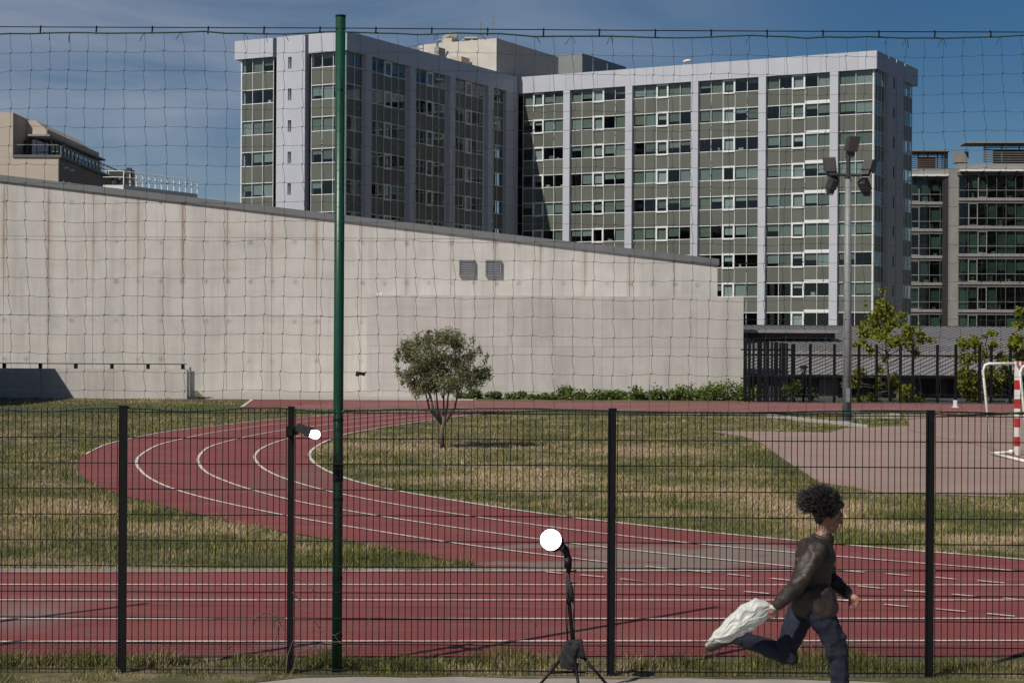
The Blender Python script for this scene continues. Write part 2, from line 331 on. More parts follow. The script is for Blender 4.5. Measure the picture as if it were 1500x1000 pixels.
def leafmat(name, a, b, tr=.25):
    t = NT(name); at_ = t.N('ShaderNodeAttribute', attribute_name='rnd'); c = t.mix(at_.outputs['Fac'], a, b); t.col(c); t.p.inputs['Roughness'].default_value = .55
    t.p.inputs['Specular IOR Level'].default_value = .3
    tl = t.N('ShaderNodeBsdfTranslucent'); t.L(c, tl.inputs[0]); ms = t.N('ShaderNodeMixShader'); ms.inputs[0].default_value = tr
    t.L(t.p.outputs[0], ms.inputs[1]); t.L(tl.outputs[0], ms.inputs[2]); t.L(ms.outputs[0], t.o.inputs[0]); return t.m
M['olive'] = leafmat('olive_leaves', (.075, .085, .034), (.27, .27, .14))
M['plane'] = leafmat('plane_leaves', (.10, .13, .012), (.27, .29, .025), .35)
M['shrub'] = leafmat('shrub_leaves', (.045, .085, .016), (.17, .23, .04))
M['ivy'] = leafmat('ivy_leaves', (.025, .05, .012), (.075, .11, .025))

# ------------------------------------------------------------------ curves for the track
def resample(pts, step=.4, sig=1.6):
    P = np.array(pts, float); d = np.r_[0, np.cumsum(np.hypot(*np.diff(P, axis=0).T))]; n = max(8, int(d[-1]/step)); s = np.linspace(0, d[-1], n)
    Q = np.stack([np.interp(s, d, P[:, i]) for i in (0, 1)], 1); k = int(3*sig/step); w = np.exp(-.5*(np.arange(-k, k+1)*step/sig)**2); w /= w.sum()
    pad = np.concatenate([2*Q[0]-Q[k:0:-1], Q, 2*Q[-1]-Q[-2:-k-2:-1]]) if n > k+2 else None
    if pad is None: return Q
    return np.stack([np.convolve(pad[:, i], w, 'valid') for i in (0, 1)], 1)
def G(L): return [g(*q) for q in L]
L0 = resample(G([(1000, 602), (860, 602), (760, 603.5), (700, 607), (650, 613), (570, 625), (505, 636), (470, 650), (453, 662), (451, 669), (462, 682), (488, 696), (530, 710), (570, 719), (648, 731.6), (722, 744), (810, 757), (890, 766),
     (948, 772.4), (1020, 780), (1100, 788), (1174, 795), (1230, 799.6), (1358, 809.6), (1498, 821.6), (1750, 842)]), .4, 1.2)
L3 = resample(G([(900, 602), (760, 604), (650, 611), (505, 627), (414, 644.4), (382, 657), (370, 670), (382, 686), (408, 700), (470, 719), (550, 735.6), (648, 752), (790, 772), (850, 779), (948, 791.6), (1100, 807), (1230, 817), (1358, 828), (1484, 838)]), .4, 1.0)
L2 = resample(G([(800, 602), (650, 606), (505, 619), (398, 633), (340, 645), (302, 656), (287, 674), (300, 694), (350, 714), (431, 736), (540, 755.4), (648, 772), (788, 792), (890, 805), (1030, 819), (1160, 832)]), .4, 1.0)
L1 = resample(G([(700, 601), (600, 605), (505, 613), (398, 622), (305, 635), (230, 652), (201, 670), (198, 681), (212, 698), (240, 713.6), (300, 732), (431, 760), (550, 779.4), (650, 796), (826, 819), (900, 827)]), .4, 1.0)
LO = resample(G([(640, 601.5), (560, 604), (505, 607), (398, 615), (240, 633), (176, 646), (150, 653), (118, 670), (112, 682), (120, 700), (150, 716), (200, 733), (260, 747), (350, 768), (430, 783), (500, 793), (570, 805), (650, 820), (717, 833)]), .4, 1.0)
ROT = .04
def yl(py): return F*H/(py-500)
def dl(py, X): return yl(py)+ROT*X
NEAR = [(-9, dl(962, -9)), (12, dl(962, 12)), (12, dl(836, 12)), (-9, dl(838, -9))]
BACK0, BACK1 = 67.6, 78.6
BACK = [(g(356, 597)[0], BACK0), (60, BACK0), (60, BACK1), (g(367, 586)[0], BACK1)]
BEND = [tuple(q) for q in LO]+[(-.2, dl(836, -.2)), (12, dl(836, 12))]+([(12, dl(836, 12)+.05)] if L0[-1][0] < 11.9 else [])+[tuple(q) for q in L0[::-1] if (q[0] < 12 and q[1] > dl(836, 12)+.06) or q[1] > 50]
COURT = [(5.75, 53.2), (9.3, 52.7), (10.2, 55.4), (12.6, 57.2), (13.4, 61.5), (14.3, 66), (45, 66), (45, 30.3), (8.4, 30.7), (6.4, 31.6), (5.75, 33.8), (6.0, 39), (6.45, 46.5), (6.4, 50)]
WALK = [(g(275, 590)[0], 78.7), (g(690, 590)[0], 78.7), (g(690, 590)[0]+.6, 92.1), (g(270, 575)[0], 92.1)]
def sheet(name, poly, z, mat, thick=0, kind='structure', parent=None):
    bm = bmesh.new(); vs = [bm.verts.new((x, y, z)) for x, y in poly]; f = bm.faces.new(vs); bm.normal_update()
    if f.normal.z < 0: f.normal_flip()
    bmesh.ops.triangulate(bm, faces=bm.faces[:]); me = bpy.data.meshes.new(name); bm.to_mesh(me); bm.free(); me.materials.append(mat)
    o = link(name, me, parent)
    if kind: o['kind'] = kind
    return o
def stripe(name, pts, w, z, mat, parent):
    P = np.array(pts, float); t_ = np.gradient(P, axis=0); t_ /= np.linalg.norm(t_, axis=1)[:, None]; n = np.stack([-t_[:, 1], t_[:, 0]], 1)*w/2
    mb = MB(); k = len(P); mb.add([(x, y, z) for x, y in P+n]+[(x, y, z) for x, y in P-n], [(i, k+i, k+i+1, i+1) for i in range(k-1)])
    return mb.build(name, mat, parent)

# ------------------------------------------------------------------ ground
sheet('grass_ground', [(-500, -80), (500, -80), (500, 1500), (-500, 1500)], 0, M['soil'])
sheet('pavement', [(-60, 10.2), (60, 10.2), (60, 14.02), (-60, 14.02)], .012, M['pave'])
sheet('road', [(-60, -8), (60, -8), (60, 10.0), (-60, 10.0)], .006, M['road'])
ex = np.linspace(-9, 9, 91); ed = [13.93-.02*math.sin(3.1*x)-.025*math.sin(7.7*x+1)-(.42 if x < -1.6 else .0)*min(1, (-1.6-x)*2 if x < -1.6 else 0)-(.16 if x > 2.6 else 0)*min(1, max(0, (x-2.6)*2.5)) for x in ex]
sheet('verge_soil', list(zip(ex, ed))+[(9, 14.3), (-9, 14.3)], .016, M['soil'])
kb = MB(); kb.bb(-60, 60, 10.0, 10.2, -.05, .016); kb.build('road_kerb', M['kerb'])['kind'] = 'structure'
near = sheet('running_track', NEAR, .010, M['track'])
bend = sheet('track_bend', BEND, .014, M['track'])
back = sheet('back_straight', BACK, .010, M['track'])
sheet('worn_track_edge', [(-9, dl(842, -9)), (-.2, dl(839, -.2)), (2.6, dl(838, 2.6)), (2.6, dl(835.5, 2.6)), (-.2, dl(834, -.2)), (-9, dl(835, -9))], .018, M['edge'])
sheet('sports_court', COURT, .010, M['court'])
sheet('walkway', WALK, .016, M['kerb'])
sheet('yard_asphalt', [(11, 78.7), (60, 78.7), (60, 112), (11, 112)], .008, M['road'])
LW = .055
for py in (941.5, 908.5, 881, 858.5): stripe('lane_line', [(x, dl(py, x)) for x in np.linspace(-9, 12, 22)], LW, .022, M['line'], near)
stripe('lane_line', [(x, dl(837.5, x)) for x in np.linspace(-1.6, 12, 16)], .045, .022, M['line'], near)
for P, w in ((L0, .075), (L3, .06), (L2, .06), (L1, .06)): stripe('lane_line', P, w, .026, M['line'], bend)
stripe('lane_line', [q for q in LO if q[1] > 40.5], .06, .026, M['line'], bend)
Z5 = lambda ox, oy, s, L: [((ox+a/s, oy+b/s), (ox+c/s, oy+d/s)) for a, b, c, d in L]
DASH = Z5(900, 700, 5, [(50, 752, 205, 768), (380, 790, 495, 800), (630, 813, 805, 830), (950, 845, 1130, 860), (230, 660, 705, 705), (830, 717, 995, 733), (1145, 748, 1290, 763)])
DASH += Z5(650, 700, 5, [(750, 700, 875, 712), (1000, 722, 1170, 738), (1300, 755, 1450, 768)])
DASH += Z5(1200, 700, 5, [(110, 685, 330, 703), (490, 713, 660, 727), (850, 740, 1000, 754), (1160, 765, 1360, 782), (285, 805, 475, 823), (625, 837, 785, 850), (975, 865, 1180, 884), (1350, 893, 1490, 907), (110, 905, 290, 920), (475, 940, 650, 957), (850, 973, 1070, 993)])
DASH += [((1446, 901.6), (1486, 905.4))]
for a, b in DASH: stripe('dash_mark', [g(*a), g(*b)], .05, .026, M['line'], near)
for k in range(7): stripe('lane_line', [(-9.4+.35*k, BACK0+.9+1.35*k), (10, BACK0+.9+1.35*k), (60, BACK0+.9+1.35*k)], .13, .020, M['line'], back)
stripe('start_line', [g(354, 596.5), (g(367, 586)[0], BACK1)], .12, .024, M['line'], back)
court_line = bpy.data.objects['sports_court']
stripe('court_line', [g(1330, 629), g(1375, 641), g(1425, 650), g(1470, 662), g(1560, 690)], .06, .020, M['oline'], court_line)
stripe('court_line', [g(1440, 622), g(1500, 628), g(1560, 634)], .06, .020, M['line'], court_line)
stripe('court_line', [g(1470, 664), g(1560, 683)], .08, .021, M['oline'], court_line)
kp = resample(G([(1128, 610.5), (1180, 617), (1230, 622), (1262, 626)]), .3, .5)
mb = MB(); P = np.array(kp); mb.prism([tuple(q) for q in P+[.16, -.1]]+[tuple(q) for q in (P-[.16, -.1])[::-1]], 0, .10)
mb.build('court_kerb', M['kerb'])['kind'] = 'structure'

# grass as countless blades
def inpoly(x, y, poly):
    p = np.array(poly); ins = np.zeros(len(x), bool); j = len(p)-1
    for i in range(len(p)):
        xi, yi, xj, yj = p[i, 0], p[i, 1], p[j, 0], p[j, 1]
        if yi != yj: ins ^= ((yi > y) != (yj > y)) & (x < (xj-xi)*(y-yi)/(yj-yi)+xi)
        j = i
    return ins
def vnoise(x, y, sc, seed):
    r = np.random.default_rng(seed).random((64, 64)); x = x/sc; y = y/sc; i = np.floor(x).astype(int); j = np.floor(y).astype(int); fx = x-i; fy = y-j
    fx = fx*fx*(3-2*fx); fy = fy*fy*(3-2*fy); a = r[i % 64, j % 64]; b = r[(i+1) % 64, j % 64]; c = r[i % 64, (j+1) % 64]; d = r[(i+1) % 64, (j+1) % 64]
    return (a*(1-fx)+b*fx)*(1-fy)+(c*(1-fx)+d*fx)*fy
def blades(name, x, y, h, w, label, lean=.5):
    n = len(x); ang = RNG.uniform(0, 2*np.pi, n); la = RNG.uniform(0, 2*np.pi, n); ll = h*RNG.uniform(.1, lean+.3, n)
    V = np.zeros((n, 3, 3), np.float32); V[:, 0] = np.stack([x-np.cos(ang)*w/2, y-np.sin(ang)*w/2, 0*x], 1); V[:, 1] = np.stack([x+np.cos(ang)*w/2, y+np.sin(ang)*w/2, 0*x], 1)
    V[:, 2] = np.stack([x+np.cos(la)*ll, y+np.sin(la)*ll, h], 1)
    me = bpy.data.meshes.new(name); me.vertices.add(3*n); me.loops.add(3*n); me.polygons.add(n)
    me.vertices.foreach_set('co', V.ravel()); me.loops.foreach_set('vertex_index', np.arange(3*n, dtype=np.int32)); me.polygons.foreach_set('loop_start', np.arange(0, 3*n, 3, dtype=np.int32))
    me.update(calc_edges=True)
    for nm, v in (('rnd', RNG.random(n)), ('val', RNG.random(n))):
        a = me.attributes.new(nm, 'FLOAT', 'FACE'); a.data.foreach_set('value', v.astype(np.float32))
    me.materials.append(M['grass']); o = link(name, me); tag(o, label, 'grass', kind='stuff'); return o
def sample(n, d0, d1, p):
    u = RNG.random(n); e = 1-p; d = (d0**e+u*(d1**e-d0**e))**(1/e); x = RNG.uniform(-1, 1, n)*(d*.325+1.2); return x, d
x, y = sample(720000, 20.2, 80, 1.6)
ox_, oy_ = x.copy(), y.copy(); x = x+.26*(vnoise(x, y, .22, 31)-.5); y = y+.5*(vnoise(x, y, .22, 32)-.5)
bad = inpoly(x, y, BEND) | inpoly(x, y, NEAR) | inpoly(x, y, BACK) | inpoly(x, y, COURT) | inpoly(x, y, WALK) | ((x > 9.5) & (y > 52) & (y < 55)) | ((y > 78.9) & (x > -14)) | (y > 79)
bad |= (x > -.25) & (y < 22) & (y < dl(834, x)) & (x < 6)
x, y = ox_[~bad], oy_[~bad]
cl = vnoise(x, y, .9, 5)*.6+vnoise(x, y, .28, 6)*.5; h = (.022+.055*cl**1.6)*RNG.uniform(.6, 1.35, len(x))*(1+1.3*(vnoise(x, y, .5, 41) > .80)); w = np.maximum(.008, y*.00038)*RNG.uniform(.6, 1.3, len(x))
keep = RNG.random(len(x)) < .35+.75*cl
blades('field_grass', x[keep], y[keep], h[keep], w[keep], 'mown half dry grass with straw patches around the running track')
x = RNG.uniform(-5.2, 5.4, 95000); y = 13.45+RNG.random(95000)*1.41
cl = vnoise(x, y, .35, 8)*.7+vnoise(x, y, .1, 9)*.5; keep = (RNG.random(len(x)) < .15+.9*cl) & (y < 14.62+.26*vnoise(x, y, .3, 12)+.04*x/5) & (y > np.interp(x, ex, ed)+.09*vnoise(x, y, .25, 14)-.03)
x, y, cl = x[keep], y[keep], cl[keep]; h = (.02+.13*cl**2.2)*RNG.uniform(.4, 1.4, len(x))*np.where(y < 14.2, .5, 1); w = RNG.uniform(.003, .009, len(x))
blades('verge_grass', x, y, h, w, 'strip of unmown grass between the mesh fence and the red track', .8)

# ------------------------------------------------------------------ concrete sports hall
DW, DB, DR = 92.0, 84.0, 79.0            # upper wall, projecting lower block, ramp wall
hall = thing('concrete_hall', at(500, 575, DW+4)*1.0, 'long raw concrete hall with sloping roof edge and rust streaked wall behind the track', 'hall')
topz = lambda X: at(0, 264, DW).z+(X-at(0, 264, DW).x)*(at(1051, 387, DW).z-at(0, 264, DW).z)/(at(1051, 387, DW).x-at(0, 264, DW).x)
xs = [at(5+65.5*k, 450, DW).x for k in range(-5, 17)]; xs[-1] = at(1051, 450, DW).x
per = xs[3]-xs[2]
M['conc'] = concrete('wall_concrete', (.475, .45, .42), (.57, .545, .515), (xs[2], per, 0, 4.2))
M['conc2'] = concrete('block_concrete', (.455, .43, .40), (.54, .51, .48))
zs = [0, at(700, 465, DW).z, at(700, 350, DW).z]; gap = .009
for i in range(len(xs)-1):
    a, b = xs[i]+gap, xs[i+1]-gap
    rows = zs+[None]
    for k in range(3):
        z0 = rows[k]+(gap if k else 0); z1 = rows[k+1]-gap if rows[k+1] is not None else 99
        ta, tb = min(z1, topz(a)-.02), min(z1, topz(b)-.02)
        if tb-z0 < .15 and ta-z0 < .15: continue
        tb = max(tb, z0+.02)
        m = MB(); m.prism_y([(a, z0), (b, z0), (b, tb), (a, ta)], DW, DW+.3); m.build('concrete_panel', M['conc'], hall)
m = MB(); x0, x1 = xs[0], xs[-1]; m.prism_y([(x0, -.2), (x1-.02, -.2), (x1-.02, topz(x1)-.06), (x0, topz(x0)-.06)], DW+.03, DW+26); m.build('wall', M['conc2'], hall)
m = MB(); m.prism_y([(x0, topz(x0)-.05), (x1+.06, topz(x1)-.05), (x1+.06, topz(x1)+.27), (x0, topz(x0)+.27)], DW-.10, DW+26.1); m.build('roof_coping', M['coping'], hall)
bx0, bx1 = at(537, 500, DB).x, at(1089, 500, DB).x; bzt = at(800, 433.5, DB).z
nb = 8
for i in range(nb):
    a, b = bx0+(bx1-bx0)*i/nb, bx0+(bx1-bx0)*(i+1)/nb
    for z0, z1 in ((-.1, bzt*.5), (bzt*.5+.008, bzt)):
        m = MB(); m.bb(a+.004, b-.004, DB, DB+.25, z0, z1); m.build('block_panel', M['conc2'], hall)
m = MB(); m.bb(bx0+.01, bx1-4.2, DB+.26, DW-.01, -.1, bzt-.02); m.bb(bx1-4.19, bx1-.01, DB+.26, DB+1.0, -.1, bzt-.021); m.build('lower_block', M['conc2'], hall)
for px in (684, 722.5):
    c = at(px, 392.5, DW); s = .80
    m = MB(); 
    for dx in (-1, 1): m.box((c.x+dx*(s/2-.03), DW-.08, c.z), (.06, .16, s))
    for dz in (-1, 1): m.box((c.x, DW-.08, c.z+dz*(s/2-.03)), (s-.13, .155, .06))
    fr = m.build('vent_frame', M['galv'], hall)
    for k in range(6):
        m = MB(); m.box((c.x, DW-.09, c.z-s/2+.125+k*.111), (s-.14, .10, .012), M=Matrix.Rotation(R(-48), 3, 'X')); m.build('louvre_slat', M['clad'], fr)
    m = MB(); m.box((c.x, DW-.012, c.z), (s-.12, .02, s-.12)); m.build('vent_back', M['darkwall'], fr)
# wall-mounted floodlight beside the block edge
c = at(528, 547, DB+.2)
fl = thing('wall_floodlight', (bx0, DB+.2, c.z), 'small black floodlight on an arm at the left edge of the lower concrete block', 'floodlight')
m = MB(); m.box((c.x+.02, DB+.05, c.z), (.42, .22, .13), M=Matrix.Rotation(R(12), 3, 'Y')); m.box((c.x-.12, DB+.05, c.z-.04), (.16, .24, .16), M=Matrix.Rotation(R(12), 3, 'Y')); m.build('lamp_body', M['black'], fl)
m = MB(); m.tube([(c.x+.15, DB+.08, c.z+.02), (bx0-.03, DB+.2, c.z+.06), (bx0+.06, DB+.22, c.z+.06)], .035, 6); m.build('arm', M['black'], fl)
c = at(556, 429, DB); m = MB(); m.bb(c.x-.13, c.x+.13, DB+.05, DB+.4, bzt-.01, bzt+.10); m.bb(c.x+.08, c.x+.14, DB+.03, DB+.1, bzt+.02, bzt+.13)
tag(m.build('ledge_lamp', M['white']), 'tiny white lamp lying on the ledge of the lower concrete block', 'lamp')

# ramp wall with its low rail, and the side wall that shades it
rx1 = at(274, 560, DR).x; rz = at(140, 540, DR).z
ramp = thing('ramp_wall', (rx1-6, DR, 0), 'low concrete ramp wall with a thin dark rail along its top at far left', 'wall')
for i in range(5):
    a, b = rx1-3.2*(i+1), rx1-3.2*i
    m = MB(); m.bb(a+.006, b-.006, DR, DR+.3, -.1, rz); m.build('concrete_panel', M['conc2'], ramp)
m = MB(); m.bb(rx1-16, rx1-.02, DR+.31, DR+2.0, -.1, rz-.10); m.build('ramp_deck', M['conc2'], ramp)
for px in (5, 58, 110, 163, 216, 267):
    m = MB(); c = at(px, 536, DR); m.bb(c.x-.07, c.x+.07, DR+.08, DR+.2, rz-.02, rz+.20); m.build('rail_post', M['black'], ramp)
m = MB(); m.bb(rx1-16, rx1-.05, DR+.06, DR+.22, rz+.20, rz+.235); m.build('rail', M['black'], ramp)
m = MB(); m.tube([(rx1+.12, DR+.05, 0), (rx1+.12, DR+.05, rz+.1)], .05, 8); m.build('drain_pipe', M['galv'], ramp)
m = MB(); m.bb(rx1, rx1+.5, DR-.05, DR+.3, -.02, .12); m.build('drain_sump', M['darkwall'], ramp)
sw = MB(); sw.bb(-30, -22.55, 66.5, 78.5, -.1, 5.25); tag(sw.build('side_building', M['conc2']), 'low concrete annex standing left of the grass beside the ramp wall', 'building')

# ------------------------------------------------------------------ office block (L-shaped)
CUBE = {}
def cube(mat):
    if mat not in CUBE:
        m = MB(); m.box((0, 0, 0), (1, 1, 1)); CUBE[mat] = m.mesh('box_'+mat, M[mat])
    return CUBE[mat]
AN = R(29.0); U = Vector((math.cos(AN), -math.sin(AN), 0)); V = Vector((math.sin(AN), math.cos(AN), 0))
P0 = Vector((-17.34, 188.0, 0)); P1 = P0+V*36.99; P2 = P1+U*44.9; PL = P0-U*14.55; ZR = 34.75; PH = 2.0; FL = 3.34
ZT = ZR-PH
office = thing('office_tower', (P0+P2)/2, 'large L-shaped office block with pale cladding, olive panels and rows of blinds-drawn windows', 'office building')
NP = dict(pane=0)
def wall_px(px, hidden_right=474):
    if px < 1051: return 257+.119*px
    if px < 1089: return 433
    return 476
def obox(name, mat, O, e, n, s0, s1, d0, d1, z0, z1, parent=None):   # box along a facade: s along it, d out of it
    c = O+e*((s0+s1)/2)+n*((d0+d1)/2)+Vector((0, 0, (z0+z1)/2)); rz = math.atan2(e.y, e.x)
    return link(name, cube(mat), parent or office, c, (0, 0, rz), (s1-s0, abs(d1-d0), z1-z0))
def facade(O, e, n, segs, floors, rnd, blind_p=.86, lit=True, cut=wall_px, smin=-9, smax=99):
    rz = math.atan2(e.y, e.x); RC = -.42                    # glass lies this far behind the columns
    for s0, s1, nu, op in segs:
        us = [s0+(s1-s0)*k/nu for k in range(nu+1)]
        lowest = ZT
        for k in range(floors):
            zt = ZT-FL*k; zw = zt-1.50; zb = zt-FL
            vis = proj(O+e*((s0+s1)/2)+Vector((0, 0, zt)))
            if vis[1] > cut(vis[0])+26: break
            lowest = zb
            full = rnd.random() < .17
            for i in range(nu):
                a, b = us[i]+.03, us[i+1]-.03; opener = (i == op)
                if opener:
                    fr = MB(); w = .20; Mz = Matrix.Rotation(rz, 3, 'Z'); cc = O+e*((a+b)/2)+n*(RC+.06)
                    za, zc = zw-.16, zt+(.10 if k else -.02)
                    for q in (a+w/2-.06, b-w/2+.06): fr.box(O+e*q+n*(RC+.06)+Vector((0, 0, (za+zc)/2)), (w, .14, zc-za), M=Mz)
                    for zq in (za+w/2, zc-w/2): fr.box(cc+Vector((0, 0, zq)), (b-a-2*w+.115, .138, w), M=Mz)
                    f = fr.build('opening_window', M['alu'], office, loc=cc+Vector((0, 0, zw)))
                    gp = MB(); gp.box(cc-n*.03+Vector((0, 0, (za+zc)/2)), (b-a-2*w+.11, .03, zc-za-2*w+.01), M=Mz); gp.build('pane', M['glass'], f)
                else:
                    obox('window_pane', 'glass', O, e, n, a, b, RC-.02, RC+.02, zw+.03, zt-.03)
                NP['pane'] += 1
                if rnd.random() < blind_p and not (full and not opener):
                    drop = rnd.choice([1, 1, 1, 1, .75, .55, .4, .85])
                    obox('blind', ('blind3' if opener and rnd.random() < .6 else rnd.choice(('blind', 'blind', 'blind2') if (k*3+int(s0)) % 4 < 2 else ('blind2', 'blind2', 'blind'))), O, e, n, a+.02, b-.02, RC-.16, RC-.14, zt-1.5*drop+.02, zt-.04)
                elif rnd.random() < .35:
                    s = rnd.uniform(.2, .6); q = rnd.uniform(a, b-s); obox('office_clutter', 'inside', O, e, n, q, q+s, RC-.7, RC-.3, zw+.03, zw+rnd.uniform(.2, .5))
                obox('spandrel_panel', 'spandrel', O, e, n, a+.012, b-.012, RC-.05, RC+.012, zb+.03, zw-.03)
            for zq in (zt, zw): 
                if zq < ZT-.1: obox('transom', 'alu', O, e, n, s0, s1, RC-.04, RC+.05, zq-.038, zq+.038)
            if op is not None and nu == 5 and s0 > 31 and lit and k: obox('transom', 'alu', O, e, n, us[3], s1, RC-.04, RC+.045, zt+.05, zt+.34)
            obox('floor_slab', 'core', O, e, n, s0+.02, s1-.02, RC-2.4, RC-.2, zb+.2, zw-.2)
        for q in us: obox('mullion', 'alu', O, e, n, q-.024, q+.024, RC-.05, RC+.07, lowest, ZT)
        obox('core_wall', 'core', O, e, n, max(s0-.3, smin), min(s1+.3, smax), RC-2.6, RC-2.4, 0, ZT)  # dark back wall, room shade put into its colour
    return
rnd = random.Random(5)
def columns(O, e, n, cols):
    for a, b in cols: obox('column', 'clad', O, e, n, a, b, -.95, 0, 0, ZT)
# right wing, sunlit
e, n = U, -V
facade(P1, e, n, [(.5, 6.17, 4, 1), (7.05, 14.4, 5, 2), (15.3, 22.8, 5, 2), (23.7, 31.1, 5, 2), (32.0, 39.55, 5, 2), (40.5, 44.36, 2, None)], 10, rnd, smax=42.0)
columns(P1, e, n, [(6.17, 7.05), (14.4, 15.3), (22.8, 23.7), (31.1, 32.0), (39.55, 40.5)]); obox('corner_post', 'alu', P1, e, n, 44.37, 44.5, -.52, -.36, 0, ZT)
# left wing, shaded inner side
e, n = V, U
facade(P0, e, n, [(.53, 3.5, 2, None), (4.8, 12.0, 5, 2), (13.6, 20.4, 5, 2), (22.1, 29.1, 5, 2), (31.0, 34.0, 2, None)], 7, rnd, .45, False, smin=2.6)
columns(P0, e, n, [(3.6, 4.8), (12.4, 13.6), (20.9, 22.1), (29.7, 31.0), (34.0, 37.0)])
for a, b in ((3.5, 3.6), (12.0, 12.4), (20.4, 20.9), (29.1, 29.7)): obox('column_reveal', 'clad', P0, e, n, a, b, -.95, -.35, 0, ZT)
# left wing, sunlit end
e, n = U, -V
OE = PL
facade(OE, e, n, [(.75, 4.9, 3, None), (9.85, 14.0, 3, None)], 7, rnd, .85, True, smax=11.9)
obox('corner_post', 'alu', OE, e, n, .62, .75, -.5, -.3, 0, ZT); obox('corner_post', 'alu', OE, e, n, 14.01, 14.16, -.52, -.36, 0, ZT)
for k, (a, b) in enumerate(((5.55, 7.05), (7.5, 9.25))): obox('stair_panel', 'clad', OE, e, n, a, b, -.9, -.02, 0, ZR+.02)
for k in range(10):
    zt = ZT-FL*k
    obox('stair_panel', 'clad', OE, e, n, 7.05, 7.5, -.9, -.02, zt-FL, zt-1.45)
    obox('stair_panel', 'clad', OE, e, n, 7.05, 7.5, -.9, -.02, zt-.2, zt if k else ZR+.02)
    obox('slot_window', 'core', OE, e, n, 7.05, 7.5, -.6, -.55, zt-1.45, zt-.2)
    obox('slot_window_frame', 'alu', OE, e, n, 7.06, 7.12, -.55, -.2, zt-1.45, zt-.2)
obox('panel_groove', 'darkwall', OE, e, n, 4.9, 5.55, -1.0, -.85, 0, ZR-.2); obox('panel_groove', 'darkwall', OE, e, n, 9.25, 9.85, -1.0, -.85, 0, ZR-.2)
# right wing, far end in shade
e, n = V, U
facade(P2, e, n, [(.53, 4.0, 3, None), (10.6, 14.6, 3, None)], 10, rnd, .5, False, lambda px: 476, smin=2.6)
obox('stair_panel', 'clad', P2, e, n, 4.5, 7.1, -.9, .0, 0, ZR+.02); obox('stair_panel', 'clad', P2, e, n, 7.4, 10.2, -.9, .0, 0, ZR+.02)
for k in range(10): obox('slot_window', 'core', P2, e, n, 6.2, 6.55, .0, .02, ZT-FL*k-1.45, ZT-FL*k-.2)
# parapets: a cladding panel between every pair of joints
def parapet(O, e, n, s0, s1, step, d=.0, zt=ZR):
    k = max(1, round((s1-s0)/step))
    for i in range(k): obox('parapet_panel', 'clad', O, e, n, s0+(s1-s0)*i/k+.012, s0+(s1-s0)*(i+1)/k-.012, d-1.0, d, ZT, zt)
parapet(P1, U, -V, .06, 44.9, 2.1, .01); parapet(P0, V, U, .02, 36.9, 2.4, .01)
parapet(PL, U, -V, 0, 5.1, 1.7, .03); parapet(PL, U, -V, 9.7, 14.54, 1.6, .03); parapet(PL, V, -U, .02, 16, 2.6, .02)
parapet(P2, V, U, .05, 4.3, 2.1, .02); parapet(P2, V, U, 10.5, 15.6, 2.5, .02)
# body of the two wings
def body(O, e, n, s0, s1, d0, d1, z0, z1, name='inner_core', mat='core'): obox(name, mat, O, e, n, s0, s1, d0, d1, z0, z1)
body(PL, U, -V, 3.2, 11.4, -37, -3.1, 0, ZT-.1); body(P1, U, -V, -2.5, 41.8, -15, -3.1, 0, ZT-.1)
obox('roof_deck', 'roofgrey', PL, U, -V, 1.05, 13.5, -54, -1.05, ZT-.2, ZT+.3); obox('roof_deck', 'roofgrey', P1, U, -V, -1, 43.8, -15.6, -1.05, ZT-.199, ZT+.31)
obox('blind_wall', 'clad', PL, U, -V, .6, 1.0, -54, -.6, 0, ZT-.02)
# roof plant: penthouse, mesh screen, vents, masts
def rbox(name, mat, px0, px1, py0, py1, d, dep, parent=office, e=U, ):
    a, b = at(px0, py1, d), at(px1, py0, d); L = (b.x-a.x)/e.x; c = Vector((a.x, d, 0)); nn = Vector((e.y, -e.x, 0)); nn = nn if nn.y < 0 else -nn
    cc = c+e*(L/2)-nn*(dep/2); z0, z1 = min(a.z, ZT), b.z
    return link(name, cube(mat), parent, (cc.x, cc.y, (z0+z1)/2), (0, 0, math.atan2(e.y, e.x)), (L, dep, z1-z0))
M['plant'] = paint('off_white_render', (.50, .465, .42), .8, .08, .8)
rbox('penthouse', 'plant', 612, 728, 67, 130, 222, 16)
rbox('penthouse', 'clad', 729, 744, 94, 120, 229, 4)
rbox('plant_screen', 'band', 765, 808, 85, 115, 236, 14)
rbox('plant_screen', 'galv', 808.5, 852, 82, 115, 233.5, 13)
rbox('air_unit', 'beige', 649, 662, 57, 74, 221, 3); rbox('air_unit', 'galv', 681, 693, 58, 72, 222, 5); rbox('air_unit', 'beige_dark', 693, 706, 60, 72, 221, 4)
rbox('air_unit', 'beige', 660, 676, 84, 94, 217, 2); rbox('air_unit', 'beige', 706, 711, 62, 72, 220, 3)
m = MB(); c = at(658, 58, 221.5); m.tube([c+Vector((-.6, .2, -1)), c+Vector((-.4, .2, .1)), c+Vector((.1, .2, .4)), c+Vector((.9, .2, .2))], .55, 10); m.build('vent_duct', M['band'], office)
m = MB(); c = at(690, 57.5, 222); m.box(c+Vector((0, 1, .1)), (1.6, 3, .2)); m.build('unit_cap', M['beige'], office)
for px, ty in ((703.5, 33), (721, 20)):
    a = at(px, 100, 219); b = at(px, ty, 219); m = MB(); m.tube([a, b], .07, 5)
    for q in (0, 1, 2, 3, 4): m.box(a.lerp(b, .05+.1*q), (.45, .06, .06))
    if px > 710: m.box(at(726, 35, 219), (.9, .05, .05)); m.box(at(724, 24, 219), (.05, .05, .9), M=Matrix.Rotation(R(-25), 3, 'Y'))
    else: m.box(at(703, 36, 219), (.4, .05, .3))
    m.build('antenna_mast', M['galv'], office)
m = MB()
rr = [at(712, 57, 222), at(729, 57, 222), at(762, 68, 232)]
